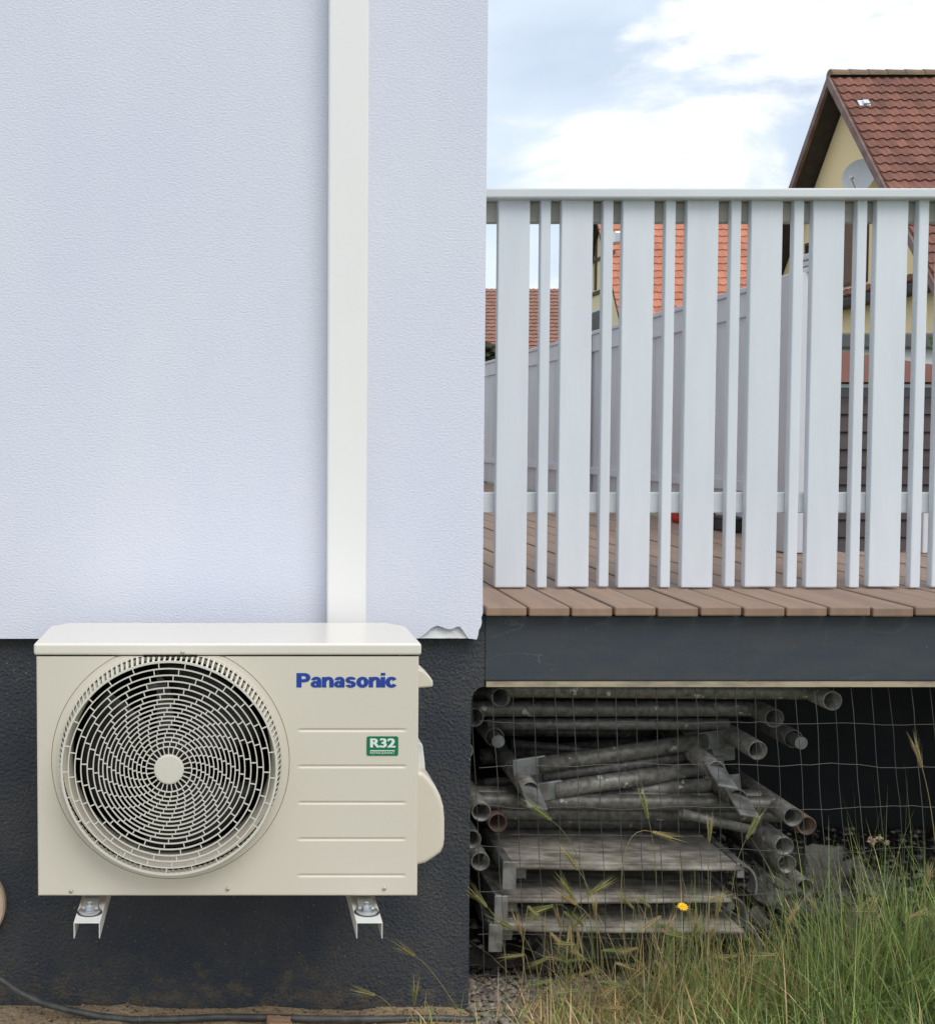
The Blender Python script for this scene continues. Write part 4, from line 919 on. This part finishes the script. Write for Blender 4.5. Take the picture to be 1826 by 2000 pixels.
# wooden platforms
def platform(label, px0, px1, pyf, Yf, dep, th=0.05, tilt=0):
    a = at(px0, pyf, Yf); c = at(px1, pyf + tilt, Yf); ang = math.atan2(c.z - a.z, c.x - a.x); ln = (c - a).length
    t = thing('scaffold_platform', label, 'scaffold platform', tuple(a), 'wooden scaffold platforms stacked under the terrace')
    m = Matrix.Translation(a) @ Matrix.Rotation(-ang, 4, 'Y') @ Matrix.Rotation(R(tilt - 3.5), 4, 'Z')
    nbd = 3; wv = dep / nbd
    for k in range(nbd): MB().box(0.02, ln - 0.02, k * wv + 0.0015, (k + 1) * wv - 0.0015, th - 0.014, th - 0.0015 * (k % 2), m).build('board', m_board, t, bevel=0.003)
    MB().tube([m @ Vector((0.012, -0.002, th - 0.010)), m @ Vector((ln * 0.4, -0.004, th - 0.012)), m @ Vector((ln - 0.012, -0.002, th - 0.010))], 0.0065, 10).build('edge_strip', m_board, t).data.shade_smooth()
    MB().box(0.0, 0.019, 0.0, dep, th - 0.036, th + 0.002, m).build('end_rail', m_claw, t, bevel=0.003)
    MB().box(ln - 0.019, ln, 0.0, dep, th - 0.036, th + 0.002, m).build('end_rail', m_claw, t, bevel=0.003)
    for yy, zz in ((-0.012, 0.066), (0.03, 0.052)):
        MB().box(0.006 + yy * 0.8, 0.040 + yy * 0.8, yy, yy + 0.004, th - zz, th + 0.004, m).build('hook_claw', m_claw, t, bevel=0.002)
    for yy in (-0.01, dep - 0.07):
        b = MB(); cx_, cz_ = ln - 0.012, th - 0.052; ra, rb_ = 0.054, 0.049; dy = Vector((0, 0.04, 0))
        for q in range(0, 100, 11):
            a0, a1 = R(q), R(q + 11)
            p, q2 = [Vector((cx_ + ra * math.sin(a) * 0.75, yy, cz_ + ra * math.cos(a))) for a in (a0, a1)]; o0, o1 = [Vector((cx_ + rb_ * math.sin(a) * 0.72, yy, cz_ + rb_ * math.cos(a))) for a in (a0, a1)]
            for f4 in ((p, q2, o1, o0), (p + dy, o0 + dy, o1 + dy, q2 + dy), (p, p + dy, q2 + dy, q2), (o0, o1, o1 + dy, o0 + dy)): b.quad(*[tuple(m @ z) for z in f4])
        b.build('hook_claw', m_claw, t)
    return t
platform('uppermost wooden scaffold platform with zinc hook ends, behind the wire mesh', 982, 1452, 1716, 0.10, 0.33, 0.042, 3)
platform('middle wooden scaffold platform of the stack behind the wire mesh', 966, 1440, 1782, 0.10, 0.33, 0.042, 5)
platform('lowest wooden scaffold platform, half hidden by dry grass', 955, 1458, 1836, 0.10, 0.33, 0.040, 3)
# concrete pieces
def rock(name, label, cen, size, rz, seed, cat='concrete block', holes=0, mat=None):
    r = random.Random(seed); bm = bmesh.new(); bmesh.ops.create_cube(bm, size=1); bmesh.ops.subdivide_edges(bm, edges=bm.edges, cuts=7, use_grid_fill=True)
    for v in bm.verts:
        k = 0.09 * noise.noise(v.co * 2.6 + Vector((seed * 3.1, 0, 0))) + 0.06 * noise.noise(v.co * 7 + Vector((seed, 2, 0)))
        v.co *= 1 + 2.0 * k; v.co.x *= size[0]; v.co.y *= size[1]; v.co.z *= size[2]
    me = bpy.data.meshes.new(name); bm.to_mesh(me); bm.free(); me.materials.append(mat or m_conc); o = bpy.data.objects.new(name, me); COL.objects.link(o); o.location = cen; o.rotation_euler = rz
    bv = o.modifiers.new('b', 'BEVEL'); bv.width = 0.004
    tag(o, label, cat); return o
p = at(1600, 1695, 0.36); rock('concrete_block', 'upright grey concrete slab right of the scaffold ends', p, (0.11, 0.05, 0.11), (R(-18), R(5), R(8)), 1)
p = at(1512, 1740, 0.20); rock('concrete_block', 'tilted grey concrete lump below the lowest frame end', p, (0.10, 0.09, 0.07), (R(10), R(24), R(20)), 2)
p = at(1598, 1790, 0.16); rock('concrete_block', 'broken pale concrete chunk between grass and scaffold', (p.x, p.y, p.z - 0.03), (0.08, 0.08, 0.11), (R(6), R(-12), R(30)), 3)
for fx, fy, fY, sz, sd_, lb in ((1468, 1800, 0.16, (0.06, 0.05, 0.05), 8, 'fist sized rubble lump beside the lowest platform end'), (1655, 1700, 0.42, (0.07, 0.05, 0.05), 9, 'dark rubble lump at the back right of the slab'),
                                  (1560, 1775, 0.22, (0.05, 0.06, 0.07), 10, 'rounded rubble lump between slab and tilted lump'), (1668, 1790, 0.22, (0.07, 0.06, 0.06), 11, 'mossy rubble lump in the grass right of the broken chunk')):
    p = at(fx, fy, fY); rock('rubble_stone', lb, p, sz, (0.4 * sd_, 0.3 * sd_, 0.7 * sd_), sd_, cat='rubble')
p = at(1705, 1725, 0.30); rock('concrete_block', 'small flat concrete piece in the shade right of the slab', p, (0.10, 0.07, 0.045), (0, R(10), R(-18)), 4)
p = at(1640, 1740, 0.34); rock('concrete_block', 'low earth covered concrete piece behind the broken chunk', (p.x, p.y, p.z - 0.03), (0.16, 0.10, 0.10), (0, R(-6), R(12)), 6)
p = at(1200, 1850, 0.28); rock('concrete_block', 'dark concrete support under the wooden platforms', (p.x, 0.30, 0.075), (0.46, 0.16, 0.14), (0, 0, 0), 7)
p = at(545, 1998, -0.06); rock('paving_stone', 'small orange brown stone on the soil beside the hose', (p.x, -0.075, p.z + 0.0), (0.055, 0.04, 0.03), (0, R(4), R(5)), 5, cat='stone', mat=M('orange_stone', (0.40, 0.24, 0.14), 0.9, col2=(0.33, 0.2, 0.12), vscale=60))

# ================================================================== WIRE MESH
WY = 0.055
mesh_f = thing('wire_mesh', 'sagging dark wire mesh across the opening under the terrace', 'wire mesh', (1.3, WY, 0))
def sag(px, z):
    """sideways and forward displacement of the slack mesh"""
    k = max(0, (px - 1330) / 500); t = (z - 0.3) / 0.5
    return (-0.035 * k * max(0, t) ** 2 + 0.006 * noise.noise((px * 0.013, z * 7, 1.0)), 0.014 * noise.noise((px * 0.006, z * 5, 4.0)))
for k in range(-1, 25):
    px = 938 + 39.5 * k + rnd.uniform(-3, 3); x = at(px, 1600, WY).x
    if x < px_r + 0.006: continue
    P = []
    for q in range(15):
        z = 0.80 - 0.80 * q / 14; s = sag(px, z); P.append((x + s[0] + rnd.uniform(-.0008, .0008) + 0.05 * (0.3 - z), WY + s[1], z))
    MB().tube(P, 0.0009, 5).build('upright_wire', m_wire, mesh_f)
for k in range(8):
    z0 = at(1500, 1412 + 83 * k, WY).z; P = []
    if z0 < 0.02: break
    for q in range(46):
        px = 925 + 905 * q / 45 + 10; z = z0 + 0.017 * noise.noise((px * 0.006, k * 3.1, 0)) + 0.004 * noise.noise((px * 0.03, k * 3.1, 5)); s = sag(px, z)
        P.append((at(px, 1600, WY).x, WY + s[1] - 0.0012, z))
    MB().tube(P, 0.0008, 5).build('level_wire', m_wire, mesh_f)

# ================================================================== PEBBLES
r = random.Random(11); b = MB()
ico = [(0, 0, 1), (0.9, 0, 0.1), (0.3, 0.85, 0), (-0.75, 0.55, 0.1), (-0.7, -0.6, -0.05), (0.35, -0.85, 0.1), (0, 0, -0.8)]
icf = [(0, 1, 2), (0, 2, 3), (0, 3, 4), (0, 4, 5), (0, 5, 1), (6, 2, 1), (6, 3, 2), (6, 4, 3), (6, 5, 4), (6, 1, 5)]
def pebble(x, y, z, s, tone):
    i = len(b.v); a = r.uniform(0, 6.28); ca, sa = math.cos(a), math.sin(a); fl = r.uniform(0.5, 0.9)
    for p in ico:
        q = [p[0] * r.uniform(0.75, 1.2), p[1] * r.uniform(0.75, 1.2), p[2] * fl]
        b.v.append((x + s * (q[0] * ca - q[1] * sa), y + s * (q[0] * sa + q[1] * ca), z + s * q[2] * 0.8))
    for f in icf: b.f.append(tuple(i + k for k in f)); b.c.append(tone)
tones = [(0.20, 0.18, 0.155), (0.28, 0.24, 0.20), (0.15, 0.135, 0.12), (0.30, 0.22, 0.16), (0.36, 0.32, 0.27), (0.11, 0.10, 0.09)]
for _ in range(3200):
    x = px_r + abs(r.gauss(0, 0.42)); y = r.uniform(-0.10, 0.40)
    if x > 2.2: continue
    pebble(x, y, soil_h(x, min(y, 0.19)) + 0.006, r.uniform(0.004, 0.013), tones[r.randrange(6)])
for _ in range(1600):
    x = r.uniform(0.6, 2.6); y = r.uniform(0.25, 1.2); pebble(x, y, 0.025 + 0.02 * max(0, y - 0.5), r.uniform(0.005, 0.016), tones[r.randrange(6)])
for _ in range(1500):
    x = r.uniform(-0.75, px_r); y = r.uniform(-0.14, 0.03) ; pebble(x, y, soil_h(x, y) + 0.001, r.uniform(0.0015, 0.005), [(0.30, 0.21, 0.12), (0.22, 0.16, 0.10), (0.36, 0.28, 0.19), (0.12, 0.10, 0.08)][r.randrange(4)])
pb = b.build('gravel', m_pebble); tag(pb, 'loose gravel and crumbs of soil on the ground under the terrace', 'gravel', kind='stuff')

# ================================================================== GRASS
r = random.Random(21); b = MB()
def blade(x, y, h, wd, lean, az, tone, curl=1.0):
    n = 5; pts = []; dx, dy = math.cos(az), math.sin(az); p = Vector((x, y, soil_h(x, min(y, .19)) - 0.004)); ang = lean * r.uniform(0.1, 0.75)
    for k in range(n + 1):
        pts.append(p.copy()); ang += lean * curl / n; st = h / n
        p = p + Vector((dx * math.sin(ang) * st, dy * math.sin(ang) * st, math.cos(ang) * st))
    sd_ = Vector((-dy, dx, 0)) if r.random() < .5 else Vector((math.cos(az + 1.1), math.sin(az + 1.1), 0)); i = len(b.v)
    for k in range(n):
        ww = wd * (1 - (k / n) ** 1.8) * 0.5; b.v += [tuple(pts[k] - sd_ * ww), tuple(pts[k] + sd_ * ww)]
    b.v.append(tuple(pts[n]))
    for k in range(n - 1): b.f.append((i + 2 * k, i + 2 * k + 1, i + 2 * k + 3, i + 2 * k + 2)); b.c.append(tone)
    b.f.append((i + 2 * n - 2, i + 2 * n - 1, i + 2 * n)); b.c.append(tone)
GREEN = [(0.15, 0.22, 0.06), (0.21, 0.29, 0.08), (0.11, 0.17, 0.055), (0.31, 0.36, 0.13), (0.17, 0.23, 0.10)]
DRY = [(0.46, 0.34, 0.17), (0.55, 0.44, 0.24), (0.36, 0.26, 0.13), (0.30, 0.27, 0.12), (0.50, 0.36, 0.20)]
def tone(dry):
    t_ = (DRY if r.random() < dry else GREEN)[r.randrange(5)]; v = r.uniform(0.8, 2.1); return (t_[0] * v, t_[1] * v, t_[2] * v)
def field(nb, x0, x1, y0, y1, h0, h1, dry, wd=(0.0018, 0.004), dens=None, lean=(0.1, 1.7)):
    for _ in range(nb):
        x = r.uniform(x0, x1); y = r.uniform(y0, y1)
        if dens and r.random() > dens(x, y): continue
        k = 0.5 + 0.7 * noise.noise((x * 5, y * 5, 3)); h = (h0 + (h1 - h0) * r.random() ** 1.6) * (0.7 + 0.5 * k)
        blade(x, y, h, r.uniform(*wd), r.uniform(*lean), r.uniform(0, 6.28), tone(dry(x) if callable(dry) else dry))
def ramp(x, a, c): return max(0, min(1, (x - a) / (c - a)))
xa = at(930, 1980, -0.05).x; xb = at(1900, 1980, -0.05).x
clump = lambda x, y: max(0.0, min(1, 0.55 + 1.3 * noise.noise((x * 6.0, y * 6.0, 9))))
field(3400, xa + 0.05, xb, -0.34, 0.02, 0.05, 0.20, lambda x: 0.8 - 0.5 * ramp(x, 0.95, 1.6), dens=lambda x, y: clump(x, y) * (0.20 + 0.8 * ramp(x, 0.70, 1.15)))
field(6500, 1.0, xb, -0.42, 0.04, 0.05, 0.25, 0.06, dens=lambda x, y: (0.35 + 0.65 * clump(x, y)) * ramp(x, 0.95, 1.25))
field(3600, 1.30, xb + 0.1, -0.22, 0.10, 0.14, 0.46, 0.06, dens=lambda x, y: 0.15 + ramp(x, 1.30, 1.62))
field(1300, 0.70, 1.35, -0.12, 0.05, 0.10, 0.30, 0.62, wd=(0.0012, 0.0026), dens=clump)
field(520, 0.95, 1.5, -0.1, 0.05, 0.16, 0.38, 0.55, wd=(0.0012, 0.0026), lean=(0.05, 0.5))
field(2400, 0.66, 1.30, -0.30, -0.03, 0.03, 0.12, 0.75, dens=clump, lean=(0.3, 1.5))
field(60, 0.40, 0.62, -0.10, -0.03, 0.03, 0.10, 0.45, lean=(0.2, 1.2))
for _ in range(6): blade(at(283 + r.uniform(-12, 18), 1960, -0.05).x, -0.05, r.uniform(0.03, 0.06), 0.0016, 0.5, r.uniform(0, 6.28), tone(0.5))
for _ in range(10): blade(at(830 + r.uniform(-40, 60), 1960, -0.05).x, -0.06, r.uniform(0.03, 0.08), 0.0016, 0.9, r.uniform(0, 6.28), tone(0.6))
field(5200, 0.74, xb, -0.36, 0.02, 0.03, 0.10, lambda x: 0.7 - 0.5 * ramp(x, 1.0, 1.5), dens=lambda x, y: 0.35 + 0.65 * ramp(x, 0.85, 1.2), lean=(0.3, 2.0))
field(800, 1.0, xb, -0.25, 0.03, 0.06, 0.22, 0.04, wd=(0.004, 0.0085), dens=lambda x, y: clump(x, y) * (0.3 + 0.7 * ramp(x, 1.1, 1.5)), lean=(0.4, 2.0))
field(500, 1.40, xb, -0.12, 0.06, 0.20, 0.50, 0.03, wd=(0.003, 0.006), lean=(0.1, 1.2))
field(120, 1.42, xb, -0.06, 0.04, 0.35, 0.68, 0.35, wd=(0.0012, 0.0028), lean=(0.05, 0.7))
field(900, 0.75, xb, -0.2, 0.03, 0.10, 0.26, lambda x: 0.75 - 0.5 * ramp(x, 1.0, 1.4), wd=(0.0009, 0.0018), lean=(0.6, 2.4))
# straws leaning far over
for _ in range(70): blade(r.uniform(0.75, xb), r.uniform(-0.15, 0.04), r.uniform(0.22, 0.42), r.uniform(0.0010, 0.0018), r.uniform(0.3, 1.3), r.choice((0, 3.14)) + r.uniform(-0.5, 0.5), tone(0.6))
# anonymous seed heads within the tangle
def tuft(x, y, z, az, el, ln, c1, c2):
    d = Vector((math.cos(az) * math.cos(el), 0.3 * math.sin(az), math.sin(el))).normalized(); B = Vector((x, y, z)); u = d.orthogonal().normalized(); v_ = d.cross(u)
    for k in range(9):
        for q in range(3):
            an = 2.1 * q + k * 1.05; rad = u * math.cos(an) + v_ * math.sin(an); p = B + d * (ln * k / 9); e_ = p + d * 0.010 + rad * 0.0036; w_ = d.cross(rad).normalized() * 0.0017
            b.quad(p, p + d * 0.005 + rad * 0.003 + w_, e_, p + d * 0.005 + rad * 0.003 - w_, c=c1)
            b.quad(e_ - w_ * 0.25, e_ + w_ * 0.25, e_ + (d + rad * r.uniform(0.1, 0.4)).normalized() * r.uniform(0.02, 0.042), c=c2)
for _ in range(72):
    x = r.uniform(0.66, 1.25) if r.random() < 0.65 else r.uniform(1.2, xb); y = r.uniform(-0.14, 0.03); hh = r.uniform(0.05, 0.29); ri = r.random()
    az = r.choice((0, math.pi)); el = r.uniform(-0.9, 1.4); c1 = tuple((0.24, 0.30, 0.10)[k] * (1 - ri) + (0.55, 0.42, 0.23)[k] * ri for k in range(3)); c2 = tuple(min(0.7, q * 1.25) for q in c1)
    tuft(x, y, soil_h(x, y) + hh, az, el, r.uniform(0.02, 0.04), c1, c2)
    b.tube([(x + r.uniform(-0.06, 0.06), y, soil_h(x, y)), (x + r.uniform(-0.02, 0.02), y, soil_h(x, y) + hh * 0.6), (x, y, soil_h(x, y) + hh)], 0.0008, 4, c=c1)
gr_o = b.build('grass', m_grass); tag(gr_o, 'tangle of green and dry grass in front of the wire mesh', 'grass', kind='stuff')

# ================================================================== BARLEY STALKS AND FLOWERS
def stalk(label, root_px, hb_, ht, Y=-0.03, ripe=0.5, awn=0.042):
    A = at(root_px, 1975, Y); A.z = soil_h(A.x, Y) ; B = at(hb_[0], hb_[1], Y + r.uniform(-0.02, 0.02)); T = at(ht[0], ht[1], B.y + r.uniform(-0.015, 0.015))
    t = thing('barley_stalk', label, 'barley stalk', tuple(A), 'wild barley stalks along the wire mesh')
    mix = lambda g_, d_: tuple(g_[k] * (1 - ripe) + d_[k] * ripe for k in range(3))
    cs = mix((0.13, 0.19, 0.06), (0.40, 0.30, 0.15)); chh = mix((0.22, 0.30, 0.09), (0.52, 0.38, 0.20)); ca = mix((0.38, 0.42, 0.16), (0.58, 0.46, 0.26))
    d = (T - B).normalized(); pts = []
    C1 = B - d * 0.6 * (B - A).length * 0.5; 
    for k in range(13):
        s = k / 12; pts.append(A * (1 - s) ** 2 + C1 * 2 * s * (1 - s) + B * s * s)
    sb = MB().tube(pts, [0.0012 - 0.0004 * k / 12 for k in range(13)], 5, c=cs); sb.build('stem', m_stem, t)
    hbm = MB(); ln = (T - B).length * 0.62; u = d.orthogonal().normalized(); v_ = d.cross(u); nsp = 11
    for k in range(nsp):
        for s in range(3):
            an = 2.1 * s + k * 1.05; rad = (u * math.cos(an) + v_ * math.sin(an)); p = B + d * (ln * k / nsp); e_ = p + d * 0.012 + rad * 0.0046
            w_ = d.cross(rad).normalized() * 0.0022
            hbm.quad(p, p + d * 0.005 + rad * 0.0034 + w_, e_, p + d * 0.005 + rad * 0.003 - w_, c=chh)
            tp_ = e_ + (d + rad * r.uniform(0.14, 0.40)).normalized() * awn * r.uniform(0.7, 1.15); hbm.quad(e_ - w_ * 0.26, e_ + w_ * 0.26, tp_, c=ca)
    hbm.build('seed_head', m_stem, t)
    return t
S = [
 ('green barley head hanging left in front of the slanted braces', 1150, (1078, 1603), (1022, 1562), 0.15),
 ('green barley head standing in front of the middle tubes', 1270, (1266, 1600), (1250, 1538), 0.2),
 ('pale barley head lying level in front of the upper platform', 1240, (1272, 1624), (1330, 1642), 0.7),
 ('ripe barley head leaning left in front of the platform edge', 1175, (1130, 1700), (1092, 1648), 0.6),
 ('upright yellow barley head at the right end of the upper platform', 1390, (1384, 1645), (1386, 1604), 0.45),
 ('green barley head leaning right beside the right frame ends', 1440, (1456, 1640), (1488, 1582), 0.3),
 ('tall dry barley head at the right edge of the opening', 1835, (1800, 1500), (1780, 1432), 0.85),
 ('barley head pointing up left below the middle platform', 1180, (1123, 1760), (1090, 1708), 0.35),
 ('pale barley head leaning left, crossing the lowest platform', 1200, (1128, 1768), (1082, 1738), 0.85),
 ('yellow green barley head leaning right over the lowest platform', 1120, (1145, 1750), (1192, 1720), 0.4),
 ('green barley head lying nearly level at the left platforms', 1100, (1082, 1768), (1036, 1784), 0.2),
 ('drooping straw barley head below the lowest platform', 1100, (1113, 1805), (1112, 1848), 0.8),
 ('second drooping straw barley head, right of the first', 1140, (1128, 1818), (1132, 1852), 0.85),
 ('green barley head at the left corner of the opening', 985, (952, 1772), (920, 1738), 0.3),
 ('orange dry barley head near the platform end', 1010, (1018, 1826), (1010, 1800), 0.95),
 ('green barley head leaning left near the plinth corner', 1060, (1005, 1815), (965, 1795), 0.25),
 ('straw barley head upright in the dry grass', 1170, (1163, 1790), (1160, 1756), 0.9),
 ('low ripe barley head leaning right in the dry grass', 1200, (1222, 1922), (1250, 1896), 0.7),
 ('single barley head leaning left across the dark plinth', 905, (812, 1868), (778, 1846), 0.6),
 ('small barley head low on the plinth foot, leftmost', 780, (735, 1944), (698, 1936), 0.55),
 ('green barley head upright at the foot of the plinth', 806, (809, 1962), (812, 1925), 0.3),
 ('green barley head upright among the grass on the right', 1715, (1712, 1868), (1717, 1815), 0.25),
 ('dry barley head at the far right among tall grass', 1830, (1806, 1730), (1816, 1700), 0.9),
 ('barley head leaning right above the concrete chunk', 1640, (1690, 1790), (1712, 1750), 0.8),
 ('yellow barley head in the middle of the tall grass', 1400, (1398, 1792), (1406, 1750), 0.45),
 ('small barley head beside the yellow flower', 1345, (1352, 1830), (1362, 1796), 0.6),
 ('long pale barley stem bent low over the right grass', 1480, (1560, 1938), (1610, 1962), 0.8),
]
for lb, rp, hb_, ht, rp_ in S: stalk(lb, rp, hb_, ht, ripe=rp_)
# yellow flower
p = at(1333, 1771, -0.04); t = thing('yellow_flower', 'single yellow flower on a thin stem in front of the platforms', 'flower', (p.x, -0.04, 0.0))
MB().tube([(p.x + 0.006, -0.04, 0.0), (p.x + 0.004, -0.042, p.z * 0.5), (p.x, -0.04, p.z - 0.004)], 0.0011, 6, c=(0.07, 0.12, 0.03)).build('stem', m_stem, t)
for k in range(11):
    an = 2 * math.pi * k / 11; b = MB(); m = Matrix.Translation((p.x, -0.04, p.z)) @ Matrix.Rotation(R(28), 4, 'X') @ Matrix.Rotation(an, 4, 'Z')
    b.quad(*[tuple(m @ Vector(q)) for q in ((0.001, -0.001, 0), (0.009, -0.0032, 0.002), (0.0135, 0, 0.0005), (0.009, 0.0032, 0.002), (0.001, 0.001, 0))]); b.build('petal', m_yellow, t)
b = MB(); b.lathe([(0, 0.004), (0.003, 0.003), (0.004, 0.0)], 0, 0, 12, axis='z'); b.v = [tuple(Matrix.Translation((p.x, -0.04, p.z)) @ Matrix.Rotation(R(28), 4, 'X') @ Vector(v)) for v in b.v]; b.build('flower_centre', m_yellow, t)
# withered flower heads
p = at(1712, 1648, -0.02); t = thing('withered_flower', 'withered brown flower heads on a bent stem at the right', 'flower', (p.x + 0.03, -0.02, 0.0))
q0 = at(1735, 1652, -0.02); q1 = at(1752, 1700, -0.02)
MB().tube([(q1.x + 0.02, -0.02, 0.0), tuple(q1), tuple(q0), tuple(at(1712, 1640, -0.02))], 0.0012, 6, c=(0.12, 0.15, 0.06)).build('stem', m_stem, t)
for (fx, fy, s) in ((1702, 1642, 0.0085), (1716, 1636, 0.0075), (1731, 1646, 0.006)):
    c_ = at(fx, fy, -0.02); b = MB()
    for k in range(46):
        d = Vector((r.gauss(0, 1), r.gauss(0, 1), r.gauss(0, 1) - 0.4)).normalized(); o2 = d.orthogonal().normalized() * s * 0.22
        b.quad(tuple(c_), tuple(c_ + d * s * 0.7 + o2), tuple(c_ + d * s * r.uniform(1.0, 1.6)), tuple(c_ + d * s * 0.7 - o2))
    b.build('flower_head', m_wither, t)

# place the parts of parts: parents carry no rotation, so a plain world matrix is enough
bpy.context.view_layer.update()
for o, mw in PENDING:
    o.matrix_parent_inverse = o.parent.matrix_world.inverted(); o.matrix_basis = mw
print('tiles', nc, nbt, 'objects', len(bpy.data.objects))
